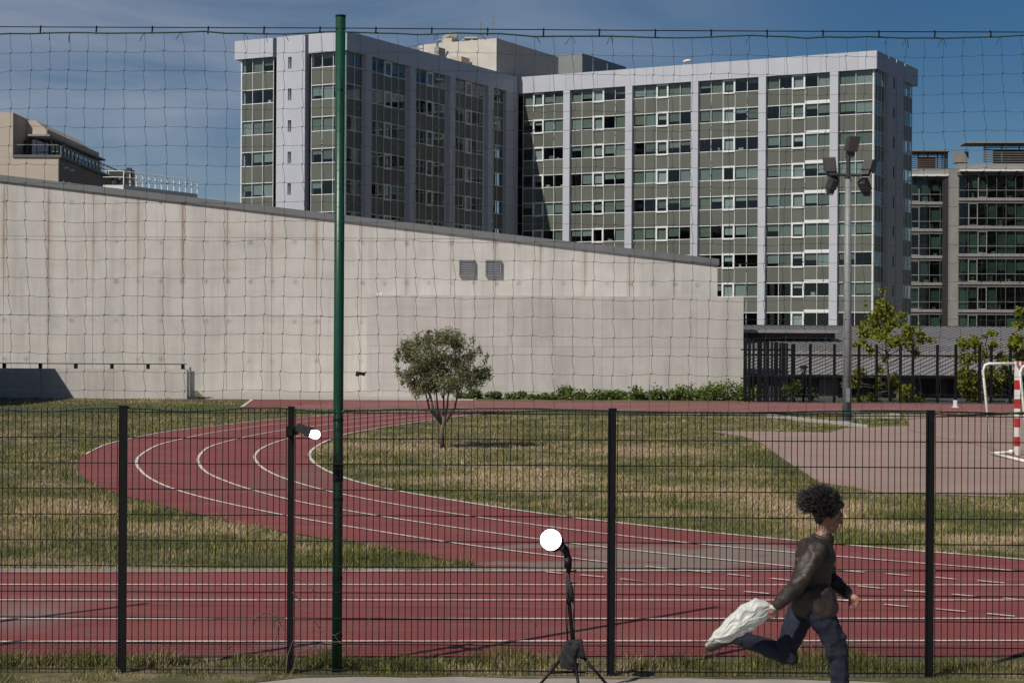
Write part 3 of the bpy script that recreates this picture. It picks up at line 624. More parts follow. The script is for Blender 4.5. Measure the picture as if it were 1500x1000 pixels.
for dz in (0, .5, 1.0): m.tube([p-Vector((0, 0, dz)) for p in rr], .05, 4)
for q in (0, .5, 1): 
    for A, B in ((rr[0], rr[1]), (rr[1], rr[2])): p = A.lerp(B, q); m.tube([p, p-Vector((0, 0, 1.2))], .05, 4)
m.build('roof_railing', M['galv'], office)
m = MB(); rr = [at(590, 71, 205), at(620, 65, 212)]
m.tube(rr, .05, 4); m.tube([p-Vector((0, 0, .5)) for p in rr], .05, 4); m.tube([rr[1], rr[1]-Vector((0, 0, 1.3))], .05, 4); m.build('roof_railing', M['galv'], office)
m = MB(); c = at(1007, 90, 222); m.ell(c, (.6, .6, .22), Matrix.Rotation(R(-8), 3, 'Y')); m.tube([c-Vector((.3, 0, .1)), c-Vector((.5, 0, 1.2))], .06, 5); m.build('roof_beacon', M['white'], office)

for px, y0, y1, d, nm in ((636, 70, 78, 216, 'roof_box'), (668, 61, 70, 221, 'roof_box'), (714, 66, 72, 221, 'roof_box'), (741, 88, 100, 226, 'roof_box')): rbox(nm, 'band', px, px+7, y0, y1, d, 1.5)
for px, d in ((640, 219), (674, 221), (697, 221)):
    a = at(px, 72, d); m = MB(); m.tube([a, a+Vector((0, 0, .9)), a+Vector((.5, 0, 1.1))], .14, 6); m.build('vent_pipe', M['galv'], office)
for k in range(4): rbox('screen_rib', 'coping', 772+11*k, 773+11*k, 85, 112, 235.9, .1)
for px in (868, 889): rbox('screen_rib', 'coping', px, px+1, 86+(px-868)*.35, 112, 229-(px-868)*.3, .1)
# ------------------------------------------------------------------ unseen block added to cut sky light on the shaded wing, mirrored in panes
nbk = thing('sky_light_blocker', (92, 165, 0), 'unseen dark block added on the right to keep sky light off the shaded office wing', 'building')
for k in range(11):
    m = MB(); m.bb(78, 108, 95, 235, 3.6*k+2.6, 3.6*k+3.6); m.build('floor_band', M['beige_dark'], nbk); m = MB(); m.bb(78.3, 107.7, 95.3, 234.7, 3.6*k, 3.6*k+2.6); m.build('glazing_strip', M['core'], nbk)
# ------------------------------------------------------------------ glass office building on the right
gb = thing('glass_office', at(1420, 500, 250), 'dark green glass office building with stone bands and slatted roof screens at far right', 'office building')
rnd2 = random.Random(9)
E1 = Vector((1, -.06, 0)).normalized(); N1 = Vector((-.06, -1, 0)).normalized()
def gfac(px0, px1, d, ytop, nu, floors, pitch_px, ops):
    O = at(px0, 400, d); O.z = 0; Lh = (px1-px0)*d/F/E1.x; FH = pitch_px*d/F; z = at(px0, ytop, d).z
    ob = lambda nm, mt, s0, s1, d0, d1, z0, z1: obox(nm, mt, O, E1, N1, s0, s1, d0, d1, z0, z1, gb)
    for k in range(floors):
        zt = z-k*FH; zb = zt-FH*.80; zm = zt-FH*.53
        for i in range(nu):
            a, b = Lh*i/nu+.03, Lh*(i+1)/nu-.03
            ob('upper_pane', 'glass_green', a, b, -.02, .02, zm+.03, zt); ob('lower_pane', 'glass_green', a, b, -.02, .02, zb, zm-.03)
            q = rnd2.random()
            if q < .5: ob('blind', rnd2.choice(('blind', 'blind2', 'blind2')), a+.02, b-.02, -.22, -.20, (zb if rnd2.random() < .2 else zm+rnd2.choice([0, 0, .3, .5])), zt)
            if rnd2.random() < .45: s = rnd2.uniform(.3, .7); qq = rnd2.uniform(a, b-s); ob('office_clutter', 'inside', qq, qq+s, -.8, -.4, zb, zb+rnd2.uniform(.3, .8))
            if i in ops and (k+i) % 2 == 0 or (i in ops and i == 0):
                fr = MB(); Mz = Matrix.Rotation(math.atan2(E1.y, E1.x), 3, 'Z')
                for qx in (a+.03, b-.03): fr.box(O+E1*qx+N1*.06+Vector((0, 0, (zb+zt)/2)), (.10, .08, zt-zb), M=Mz)
                for zq in (zt-.05, zb+.05, zm): fr.box(O+E1*((a+b)/2)+N1*.061+Vector((0, 0, zq)), (b-a-.13, .07, .10), M=Mz)
                fr.build('casement_frame', M['band'], gb)
        ob('handrail', 'galv', 0, Lh, .02, .08, zm-.035, zm+.035)
        ob('stone_band', 'band', -.1, Lh+.1, -.4, .30, zb-FH*.11, zb-.02); ob('stone_band', 'band', -.1, Lh+.1, -.4, .14, zt-FH+.02, zb-FH*.12)
    for i in range(nu+1): ob('glazing_bar', 'beige_dark', Lh*i/nu-.03, Lh*i/nu+.03, -.05, .06, z-floors*FH, z)
    ob('inner_core', 'core', -.5, Lh+.5, -12, -2.4, 0, z+.2)
    for k in range(floors+1): ob('floor_slab', 'core', -.1, Lh, -2.4, -.3, z-k*FH-FH*.2+.1, z-k*FH-.05)
    ob('parapet', 'band', -.2, Lh+.2, -.5, .25, z+.35, z+1.55); ob('parapet_edge', 'alu', 0, Lh+.1, .25, .7, z+.5, z+.75)
    ob('parapet_soffit', 'beige_dark', -.2, Lh+.2, -.5, .20, z, z+.34)
    for q in np.linspace(.8, Lh-.6, 4 if nu < 6 else 6): ob('bracket', 'black', q, q+.18, .2, .8, z-.3, z+.55)
    ob('lower_wall', 'darkwall', -.2, Lh+.2, -.4, .1, 0, z-floors*FH-.01)
    return O, Lh, z
gfac(1331, 1391, 250, 264, 4, 6, 39.3, (0,))
gfac(1404, 1540, 240, 257, 10, 6, 40.8, (1, 2))
a = at(1391.5, 500, 240.5); 
link('pier', cube('band'), gb, (a.x+.5, 241, 13), (0, 0, math.atan2(E1.y, E1.x)), (1.05, 1.6, 26))
link('pier', cube('beige_dark'), gb, (at(1390, 500, 249).x+.2, 249.0, 13), (0, 0, 0), (.6, 1.2, 25.4))
for nm, px0, px1, y0, y1, d, ns, mt in (('a', 1331, 1388, 223, 247, 252, 8, 'wood'), ('b', 1442, 1545, 211, 238, 243, 8, 'beige_dark')):
    A, B = at(px0, y1, d), at(px1, y0, d); rz = math.atan2(E1.y, E1.x)
    for k in range(ns):
        zq = A.z+(B.z-A.z)*(k+.4)/ns; link('screen_slat', cube(mt), gb, ((A.x+B.x)/2, d, zq), (0, 0, rz), (B.x-A.x, .12, .14))
    for k in range(5): link('screen_post', cube(mt), gb, (A.x+(B.x-A.x)*k/4, d+.15, (A.z+B.z)/2), (0, 0, rz), (.16, .14, B.z-A.z))
    link('screen_wall', cube('beige' if mt == 'wood' else 'darkwall'), gb, ((A.x+B.x)/2+.5, d+3, (A.z+B.z)/2-.2), (0, 0, rz), (B.x-A.x-3, .3, B.z-A.z-.5))
    link('screen_roof', cube('band'), gb, ((A.x+B.x)/2-(.0 if mt == 'wood' else 1.2), d+1.5, B.z+.1), (0, 0, rz), (B.x-A.x+(.6 if mt == 'wood' else 2.8), 4.6, .16))
    if mt == 'wood':
        for k in range(ns): link('screen_slat', cube(mt), gb, (B.x+.02, d+2.0, A.z+(B.z-A.z)*(k+.4)/ns), (0, 0, rz+R(90)), (4, .12, .14))
A, B = at(1400, 238, 246), at(1419, 222, 246); link('roof_plant', cube('band'), gb, ((A.x+B.x)/2, 247, (A.z+B.z)/2), (0, 0, 0), (B.x-A.x, 2, B.z-A.z))

# ------------------------------------------------------------------ beige building and terrace on the left
DL = 150.0
lb = thing('beige_building', at(20, 500, DL+8), 'beige rendered building with a glazed top floor under a flat roof, upper left', 'building')
q = lambda px, py, d=DL: at(px, py, d)
xr = q(85.5, 231).x; zb_ = q(85, 231).z; xw = q(19, 200).x
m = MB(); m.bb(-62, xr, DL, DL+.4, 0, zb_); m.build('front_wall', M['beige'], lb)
m = MB(); m.bb(-62, xr-.02, DL+.41, DL+36, 0, zb_-.02); m.build('shade_toned_side_wall', M['beige_dark'], lb)  # shade of this side put into a darker colour than the front
m = MB(); m.bb(xw, xr+.25, DL-.1, DL+24, zb_+.01, zb_+.22); m.build('balcony_floor', M['beige_dark'], lb)
m = MB(); m.bb(-62, xw, DL, DL+20, zb_+.01, q(10, 165).z); m.build('tall_wall', M['beige'], lb)
zt_ = q(60, 199).z
for a, b, y in ((24, 31, DL+3), (31, 41, DL+3), (41, 53, DL+3), (53, 59, DL+3)):
    m = MB(); m.bb(q(a, 0).x+.03, q(b, 0).x-.03, y, y+.06, zb_+.23, zt_); m.build('front_pane', M['mirror'], lb)
xs_ = q(61.5, 0).x
for k in range(14):
    y0 = DL+3.2+k*1.35; m = MB(); m.bb(xs_-.03, xs_+.03, y0+.06, y0+1.29, zb_+.23, zt_); m.build('side_pane', M['mirror'], lb)
    m = MB(); m.bb(xs_-.06, xs_+.09, y0-.055, y0+.055, zb_+.23, zt_); m.build('glazing_bar', M['band'], lb)
m = MB(); m.bb(xw+.1, xs_-.2, DL+3.2, DL+22, zb_+.23, zt_-.01); m.build('inner_core', M['core'], lb)
m = MB(); m.bb(q(40, 0).x, q(72.5, 0).x, DL+.3, DL+21, zt_+.01, zt_+.16); m.build('roof_slab', M['band'], lb)
m = MB(); m.bb(q(44, 0).x, q(65.5, 0).x, DL+1.0, DL+20, zt_+.17, q(65, 187).z); m.build('roof_parapet', M['beige'], lb)
m = MB(); m.prism_y([(xw+.02, q(30, 190).z), (q(60, 0).x, q(60, 190).z), (q(35, 0).x, q(35, 168).z), (xw+.02, q(25, 168).z)], DL+4, DL+20); m.build('roof_hood', M['beige'], lb)
m = MB(); m.bb(xr-.02, xr+.08, DL+.6, DL+26, zb_+1.0, zb_+1.08); m.bb(xr-.02, xr+.08, DL+.6, DL+26, zb_+.6, zb_+.64)
for k in range(18): m.bb(xr, xr+.06, DL+.6+k*1.45, DL+.68+k*1.45, zb_+.2, zb_+1.05)
m.bb(xw+.3, xr, DL+.02, DL+.06, zb_+1.02, zb_+1.08); m.build('railing', M['galv'], lb)
for k in range(9):
    y0 = DL+1.2+k*2.1; m = MB(); m.bb(xr-.02, xr+.03, y0, y0+1.0, zb_-4.2, zb_-1.7); m.build('side_window', M['mirror'], lb)
for k in range(2):
    m = MB(); m.bb(xr, xr+.35, DL+1.5+2.2*k, DL+1.9+2.2*k, zb_-.75, zb_-.6); m.build('wall_light', M['white'], lb)
tr = thing('roof_terrace', at(220, 290, 165), 'flat roof terrace with white railing and brown soffit rising behind the concrete hall', 'terrace')
T0 = lambda px, py, d: at(px, py, d)
a, b = at(151, 270, 150), at(286, 284, 176)
p1, p2, p3, p4 = at(151, 271, 150), at(181, 271, 150), at(289, 283.5, 158.7), at(262, 283.5, 166)
m = MB(); zt1 = p1.z
m.add([(p.x, p.y, z) for z in (zt1-.55, zt1) for p in (p1, p2, p3, p4)], [(3, 2, 1, 0), (4, 5, 6, 7), (0, 1, 5, 4), (1, 2, 6, 5), (2, 3, 7, 6), (3, 0, 4, 7)]); m.build('roof_slab', M['white'], tr)
m = MB(); m.add([(p.x, p.y+.6, z) for z in (zt1-1.6, zt1-.56) for p in (p1, p2, p3, p4)], [(3, 2, 1, 0), (4, 5, 6, 7), (0, 1, 5, 4), (1, 2, 6, 5), (2, 3, 7, 6), (3, 0, 4, 7)]); m.build('soffit', M['soffit'], tr)
for k in range(13):
    p = p2.lerp(p3, k/12); m = MB(); m.bb(p.x-.04, p.x+.04, p.y-.04, p.y+.04, zt1, zt1+1.2); m.build('railing_post', M['white'], tr)
for zz in (.65, 1.15):
    m = MB(); m.tube([(p2.x, p2.y, zt1+zz), (p3.x, p3.y, zt1+zz)], .035, 4); m.tube([(p1.x, p1.y, zt1+zz), (p2.x, p2.y, zt1+zz)], .035, 4); m.build('handrail', M['white'], tr)
for k in range(4):
    p = p2.lerp(p3, .02+k/3.2); m = MB(); m.bb(p.x-.18, p.x+.18, p.y+.2, p.y+.5, 0, zt1-.56); m.build('column', M['band'], tr)
ct = thing('roof_winch', at(172, 270, 153), 'dark crane arm with a motor box standing on the flat roof terrace', 'crane')
m = MB(); m.tube([at(168, 270, 153), at(170, 256, 153)], .25, 8); m.box(at(171, 256, 153), (1.1, .8, .5)); m.build('mast', M['flood'], ct)
m = MB(); m.tube([at(167, 257, 153), at(190, 253, 153)], [.2, .14], 6); m.box(at(189, 253, 153), (.4, .4, .8)); m.build('arm', M['flood'], ct)
m = MB(); m.box(at(187, 266, 153.5)+Vector((0, 0, -.1)), (1.0, 1.0, 2.1)); m.build('motor_box', M['flood'], ct)

# ------------------------------------------------------------------ low hall with seamed metal roof, far right
lh = thing('low_hall', at(1300, 590, 95), 'low hall with a broad grey seamed metal roof behind the black far fence', 'hall')
x0, x1 = at(1088, 500, 84.6).x, 42
def slope(y0, z0, y1, z1, nm):
    m = MB(); m.add([(x0, y0, z0), (x1, y0, z0), (x1+5, y1, z1), (x0, y1, z1), (x0, y0, z0-.12), (x1, y0, z0-.12), (x1+5, y1, z1-.12), (x0, y1, z1-.12)],
                    [(0, 1, 2, 3), (7, 6, 5, 4), (0, 4, 5, 1), (1, 5, 6, 2), (2, 6, 7, 3), (3, 7, 4, 0)]); r = m.build(nm, M['roofgrey'], lh)
    m = MB(); nx = int((x1-x0)/.42)
    for k in range(nx+20):
        xa = x0+.42*k-8; xb = xa+(y1-y0)*.62; pa, pb = Vector((xa, y0+.01, z0+.02)), Vector((xb, y1-.01, z1+.02))
        if xa < x0+.05:
            tt = (x0+.05-xa)/(xb-xa); 
            if tt >= 1: continue
            pa = pa.lerp(pb, tt)
        if pa.x > x1: continue
        dv = pb-pa; Mx = dv.to_track_quat('Y', 'Z').to_matrix(); m.box((pa+pb)/2, (.06, dv.length, .045), M=Mx)
    o = m.build('roof_seam', M['roofgrey'], r); o['kind'] = 'stuff'
ze = at(1300, 549, 86).z; zm_ = at(1300, 521, 91).z; zr_ = at(1300, 478, 104).z
slope(86, ze, 91, zm_, 'lower_roof'); slope(90.7, zm_+.18, 104, zr_, 'upper_roof')
m = MB(); m.bb(x0, x1, 90.9, 91.1, ze, zm_+.06); m.build('roof_step', M['beige_dark'], lh)
m = MB(); m.bb(x0, x1, 86.6, 87, -.3, ze-.13); m.build('front_wall', M['darkwall'], lh)
m = MB(); m.bb(x0, x1+5, 104.1, 104.5, -.3, zr_+.05); m.build('rear_wall', M['darkwall'], lh)
m = MB(); m.bb(x0, x1, 85.9, 86.05, ze-.16, ze+.0); m.build('gutter', M['black'], lh)
A, B = at(1088, 487, 95), at(1228, 483, 95); m = MB(); m.bb(A.x, B.x, 95.0, 96.8, A.z, A.z+.16); m.build('roof_canopy', M['roofgrey'], lh); m = MB(); m.bb(A.x, B.x-.1, 95.4, 96.6, A.z-.3, A.z-.01); m.build('dark_canopy_strip', M['darkwall'], lh)  # dark strip set just below the roof canopy
for k in range(9):
    xa = at(1200+k*38, 500, 86.5).x; m = MB(); m.bb(xa, xa+.9, 86.52, 86.58, .0, ze-.2); m.build('wall_panel', M['beige_dark' if k % 3 == 0 else 'black'], lh)

# ------------------------------------------------------------------ trees and plants
def leaves(name, mat, cents, radii, n, size, parent, seed, asp=.5, up=.3, shell=.45, gauss=0):
    r = np.random.default_rng(seed); cents = np.array(cents, float); radii = np.array(radii, float)
    wgt = radii[:, 0]*radii[:, 2]; k = r.choice(len(cents), n, p=wgt/wgt.sum())
    d = r.normal(size=(n, 3)); d /= np.linalg.norm(d, axis=1)[:, None]; rad = (shell+(1-shell)*r.random(n))[:, None]**.7
    P = cents[k]+d*rad*radii[k]*r.uniform(.75, 1.12, n)[:, None]
    if gauss: P = cents[k]+r.normal(size=(n, 3))*radii[k]*gauss
    a = r.normal(size=(n, 3))+np.array([0, 0, up]); a /= np.linalg.norm(a, axis=1)[:, None]; b = np.cross(a, r.normal(size=(n, 3))); b /= np.linalg.norm(b, axis=1)[:, None]
    L = size*r.uniform(.6, 1.35, n)[:, None]; w = L*asp
    Q = np.stack([P-a*L*.5, P+b*w*.5, P+a*L*.5, P-b*w*.5], 1).astype(np.float32); off = np.array(org(parent), np.float32); Q -= off
    me = bpy.data.meshes.new(name); me.vertices.add(4*n); me.loops.add(4*n); me.polygons.add(n)
    me.vertices.foreach_set('co', Q.ravel()); me.loops.foreach_set('vertex_index', np.arange(4*n, dtype=np.int32)); me.polygons.foreach_set('loop_start', np.arange(0, 4*n, 4, dtype=np.int32)); me.update(calc_edges=True)
    at_ = me.attributes.new('rnd', 'FLOAT', 'FACE'); cr = r.random(len(cents)); at_.data.foreach_set('value', np.clip(.55*cr[k]+.45*r.random(n), 0, 1).astype(np.float32))
    me.materials.append(M[mat]); return link(name, me, parent)
# the small round tree on the infield
tx, ty = g(648, 656); tb = Vector((tx, ty, 0))
tree = thing('olive_tree', tb, 'small round grey green tree with a bare forked trunk standing on the infield grass', 'tree')
r = random.Random(3); m = MB()
m.tube([tb, tb+Vector((-.02, 0, .35)), tb+Vector((.03, 0, .78))], [.065, .05, .05], 8)
for dx, dy, hh, x0_ in ((-.42, .1, 1.35, -.02), (-.16, -.15, 1.5, 0), (.14, .1, 1.55, .02), (.38, -.1, 1.4, .03), (.02, .3, 1.45, .01), (-.3, -.3, 1.4, 0)):
    base = tb+Vector((x0_, 0, .5+.2*abs(dx))); tip = tb+Vector((dx, dy, hh)); mid = base.lerp(tip, .5)+Vector((dx*.25, 0, -.02))
    m.tube([base, mid, tip], [.036, .026, .015], 6)
    for q in range(4):
        e2 = tip+Vector((r.uniform(-.4, .4), r.uniform(-.4, .4), r.uniform(.1, .6))); m.tube([mid.lerp(tip, r.uniform(.3, 1)), e2], [.014, .005], 4)
m.build('trunk', M['bark'], tree, True)
ce, ra = [], []
k_ = ty/F
PX = [(600, 545), (612, 523), (628, 505), (648, 499), (668, 506), (686, 520), (700, 543), (690, 556), (672, 552), (650, 555), (628, 560), (606, 562), (622, 540), (640, 525), (660, 530), (680, 538), (645, 543), (589, 553), (594, 520), (706, 546), (664, 565), (618, 571), (640, 568), (604, 508), (655, 494)]
for px, py in PX:
    for j in range(3):
        c = at(px+r.uniform(-7, 7), py+r.uniform(-6, 6), ty); c.y += r.uniform(-.9, .9)*max(0, 1-((px-648)/75)**2)**.5; ce.append(c); rr_ = r.uniform(.12, .27)*(1 if 600 < px < 695 else .7); ra.append((rr_*1.1, rr_, rr_*r.uniform(.7, 1.1)))
for k in range(9): c = at(r.uniform(612, 686), r.uniform(518, 556), ty); c.y += r.uniform(-.7, .3); ce.append(c); ra.append((.24, .22, .2))
for k in range(26):                                   # loose sprigs that break the outline
    an = r.uniform(-.35, 3.5); c = at(648+68*math.cos(an)*r.uniform(.9, 1.1), 534-44*math.sin(an)*r.uniform(.92, 1.12), ty); c.y += r.uniform(-.4, .4); ce.append(c); ra.append((.07, .07, .11))
leaves('crown', 'olive', ce, ra, 18000, .078, tree, 4, .34, .5, .05, .46)

def young_tree(px, py_base, d, px_pts, label, n, seed, size=.17):
    b = at(px, py_base, d); b.z = 0; T = thing('young_tree', b, label, 'tree', 'young trees along the far fence'); r = random.Random(seed)
    top = min(p[1] for p in px_pts); tp = at(px_pts[0][0], top, d); m = MB(); mid = b.lerp(tp, .5)+Vector((r.uniform(-.1, .1), 0, 0)); m.tube([b, mid, tp], [.07, .045, .012], 6)
    ce, ra = [], []
    for x, y, rp in px_pts:
        c = at(x, y, d); c.y += r.uniform(-.6, .6); rad = rp*d/F; 
        s0 = b.lerp(tp, min(.9, max(.1, (c.z-.5)/max(.5, tp.z)))); m.tube([s0, s0.lerp(c, .55)+Vector((0, 0, .08)), c], [.022, .015, .006], 4)
        for j in range(3): ce.append(c+Vector((r.uniform(-.6, .6)*rad, r.uniform(-.6, .6)*rad, r.uniform(-.5, .5)*rad))); q = rad*r.uniform(.55, 1.0); ra.append((q, q, q*.8))
    m.build('trunk', M['bark'], T, True); leaves('crown', 'plane', ce, ra, n, size, T, seed, .75, .2, .1, .47); return T
DT = 80.5
young_tree(1304, 590, DT, [(1296, 424, 6), (1296, 440, 10), (1290, 458, 14), (1306, 455, 10), (1282, 472, 14), (1300, 474, 14), (1318, 466, 8), (1270, 484, 12), (1288, 488, 15), (1330, 486, 12), (1345, 492, 10), (1358, 496, 7), (1262, 500, 8), (1312, 500, 12), (1332, 505, 12), (1250, 505, 6),
    (1275, 512, 8), (1340, 518, 8), (1300, 525, 8), (1262, 548, 9), (1245, 560, 10), (1236, 565, 7), (1290, 560, 9), (1310, 555, 10), (1330, 575, 12), (1345, 585, 10), (1275, 580, 12), (1255, 586, 8), (1318, 584, 10), (1290, 540, 6)],
    'tallest bright green young tree with a pointed top beside the grey floodlight mast', 3700, 21, .16)
young_tree(1432, 590, DT+.6, [(1445, 490, 7), (1428, 500, 9), (1412, 505, 9), (1450, 508, 9), (1440, 522, 13), (1420, 525, 13), (1462, 528, 10), (1408, 545, 12), (1430, 548, 14), (1452, 550, 13), (1415, 570, 14), (1440, 575, 15), (1462, 572, 12), (1422, 588, 9), (1470, 592, 8), (1405, 560, 8), (1476, 545, 9)],
    'shorter bushy young tree seen behind the white side frame of the goal', 3800, 22, .15)
young_tree(1512, 590, DT+.3, [(1512, 448, 9), (1500, 458, 9), (1520, 470, 12), (1497, 476, 8), (1488, 498, 10), (1478, 508, 10), (1510, 500, 14), (1494, 525, 14), (1515, 545, 16), (1490, 555, 13), (1512, 575, 14), (1498, 588, 10)],
    'young tree cut off by the right edge behind the red and white goal post', 3100, 23, .16)
def shrub(px, py, d, w, h, mat, label, n, seed, grp, size=.12, name='shrub', cat='shrub'):
    b = at(px, py, d); b.z = 0; T = thing(name, b, label, cat, grp); r = random.Random(seed); ce, ra, m = [], [], MB()
    for j in range(8):
        c = b+Vector((r.uniform(-.5, .5)*w, r.uniform(-.4, .4)*min(w, .9), h*r.uniform(.15, .72))); q = r.uniform(.16, .3)*min(w, h*1.3); ce.append(c); ra.append((q*1.2, q, q)); m.tube([b, b.lerp(c, .5)+Vector((.03, 0, .05)), c], [.015, .01, .005], 4)
    m.build('stem', M['bark'], T); leaves('foliage', mat, ce, ra, n, size, T, seed, .65, .4, .1, .6)
SL = dict(zip((684, 708, 733, 760, 789, 816, 840, 866, 893, 921, 948, 974, 1000, 1024, 1047, 1070, 1092), (
    'tiny shrub at the left end of the row, just right of the olive tree crown', 'second shrub from the left end of the row at the hall wall', 'third shrub from the left end of the row at the hall wall',
    'fourth shrub from the left end of the row at the hall wall', 'fifth shrub from the left end, just before the tall green clump', 'sixth shrub from the left end, touching the left side of the tall clump',
    'tall bushy shrub standing out in the left half of the wall row', 'shrub touching the right side of the tall clump in the wall row', 'ninth shrub from the left end, low, above the middle fence post',
    'tenth shrub from the left end, just right of the middle fence post', 'rounded taller shrub in the right half of the wall row', 'shrub just right of the rounded taller one in the wall row',
    'fifth shrub from the right end of the row at the hall wall', 'fourth shrub from the right end of the row at the hall wall', 'third shrub from the right end of the row at the hall wall', 'tallest shrub in the row, near the right end of the hall wall',
    'last shrub at the right end of the row, by the hall corner and gate')))
r = random.Random(8)
for px, hh in ((684, 9), (708, 14), (733, 10), (760, 11), (789, 10), (816, 12), (840, 21), (866, 18), (893, 14), (921, 14), (948, 22), (974, 16), (1000, 20), (1024, 24), (1047, 26), (1070, 30), (1092, 22)):
    shrub(px, 588, 81.5+r.uniform(-.4, .4), 1.25, hh*81.5/F*.92, 'shrub', SL[px], 900, px, 'shrubs along the concrete wall')
shrub(1160, 588, 79.6, .75, 1.15, 'ivy', 'ivy bush climbing the black fence beside the palisade gate', 700, 91, None, .10, 'ivy_bush', 'bush')
shrub(1186, 588, 79.8, .6, .8, 'ivy', 'low scraggly bush at the foot of the small lantern', 350, 92, None, .10, 'ivy_bush', 'bush')

# ------------------------------------------------------------------ far fence, palisade gate, lantern, handrail
DFN = 79.5
ff = thing('far_fence', at(1330, 590, DFN), 'tall black mesh fence on dark posts between the back straight and the low hall', 'fence')
zf = at(1300, 504.5, DFN).z
FX = (1187, 1222, 1258, 1284, 1319, 1337, 1373, 1400, 1435, 1452, 1480, 1515)
for px in FX:
    c = at(px, 560, DFN); m = MB(); m.bb(c.x-.055, c.x+.055, DFN-.05, DFN+.05, -.1, zf); m.build('fence_post', M['black'], ff)
xa, xb = at(1164, 0, DFN).x, 24; m = MB(); k = 0
while xa+k*.12 < xb: m.bb(xa+k*.12-.004, xa+k*.12+.004, DFN-.006, DFN+.006, .05, zf-.05); k += 1
for z_ in np.arange(.06, zf, .8): m.bb(xa, xb, DFN-.014, DFN-.0065, z_-.004, z_+.004)
m.build('mesh_panel', M['wire'], ff)['kind'] = 'stuff'
pg = thing('palisade_gate', at(1127, 590, DFN+.4), 'black palisade gate of uneven vertical bars between the concrete hall and the far fence', 'gate')
for px, w in ((1092, 5), (1098, 4), (1104, 3), (1113, 7), (1120, 3), (1124.5, 5), (1131, 3), (1137, 6), (1143, 3), (1148, 6), (1153, 3), (1162, 6)):
    c = at(px, 500, DFN+.4); ww = w*DFN/F/2; zz = at(px, 496.5+(px-1090)*.10, DFN).z; m = MB(); m.bb(c.x-ww, c.x+ww, DFN+.4, DFN+.46, 0, zz); m.build('gate_bar', M['black'], pg)
for z_ in (at(0, 549, DFN).z, at(0, 500, DFN).z-.2): m = MB(); m.bb(at(1090, 0, DFN).x, at(1164, 0, DFN).x, DFN+.465, DFN+.5, z_, z_+.06); m.build('gate_rail', M['black'], pg)
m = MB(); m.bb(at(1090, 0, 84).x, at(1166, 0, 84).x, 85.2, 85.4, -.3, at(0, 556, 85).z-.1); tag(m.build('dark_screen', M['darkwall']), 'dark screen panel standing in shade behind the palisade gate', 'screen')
hr = thing('blue_handrail', at(1125, 585, DFN+.9), 'thin blue tubular handrail behind the black palisade gate', 'handrail')
for py in (563, 578): m = MB(); m.tube([at(1098, py, DFN+.8), at(1152, py, DFN+.8)], .03, 6); m.build('rail', M['blue'], hr)
for px in (1099, 1136, 1152): p = at(px, 563, DFN+.8); m = MB(); m.tube([p, (p.x, p.y, 0)], .03, 6); m.build('rail_post', M['blue'], hr)
lc = at(1177, 549, DFN+.3); ln = thing('garden_lantern', (lc.x, lc.y, 0), 'small black lantern with a flared glass head on a short post beside the far fence', 'lamp')
m = MB(); m.tube([(lc.x, lc.y, 0), (lc.x, lc.y, lc.z)], .06, 8); m.tube([(lc.x, lc.y, lc.z), (lc.x, lc.y, lc.z+.1)], .09, 8); m.build('post', M['black'], ln)
m = MB(); m.tube([(lc.x, lc.y, lc.z+.1), (lc.x, lc.y, lc.z+.34)], [.08, .15], 10); m.build('lamp_glass', M['lens'], ln)
m = MB(); m.tube([(lc.x, lc.y, lc.z+.34), (lc.x, lc.y, lc.z+.38), (lc.x, lc.y, lc.z+.43)], [.2, .19, .05], 10); m.build('lamp_cap', M['black'], ln)
c = g(1399, 597); m = MB(); m.box((c[0], c[1], .16), (.13, .13, .3)); m.box((c[0], c[1], .02), (.24, .24, .04)); tag(m.build('marker_block', M['white']), 'small white marker block standing on the far red straight', 'marker')

# ------------------------------------------------------------------ floodlight mast
fx, fy = g(1240.5, 618.5); mast = thing('floodlight_mast', (fx, fy, 0), 'tall grey floodlight mast with five lamps on a crossarm beside the court', 'floodlight mast')
pm = lambda px, py, dy=0: Vector((at(px, py, fy+dy).x, fy+dy, at(px, py, fy).z))
xt = fx
zarm = pm(1247, 256).z; mk = fy/F
m = MB(); m.tube([(fx, fy, 0), (fx, fy, .05)], .30, 12); m.tube([(fx, fy, 0), (fx, fy, zarm*.45), (fx, fy, zarm-.15)], [.155, .135, .10], 12); m.build('pole', M['galv'], mast, True)
m = MB(); m.tube([(fx, fy, zarm-.15), (fx, fy, zarm+.75)], .07, 10); m.build('pole_top', M['flood'], mast)
m = MB(); m.tube([(fx-.62, fy, zarm), (fx+.62, fy, zarm-.02)], .05, 8); m.tube([(fx, fy-.3, zarm-.05), (fx, fy+.5, zarm-.05)], .04, 6); m.build('crossarm', M['flood'], mast)
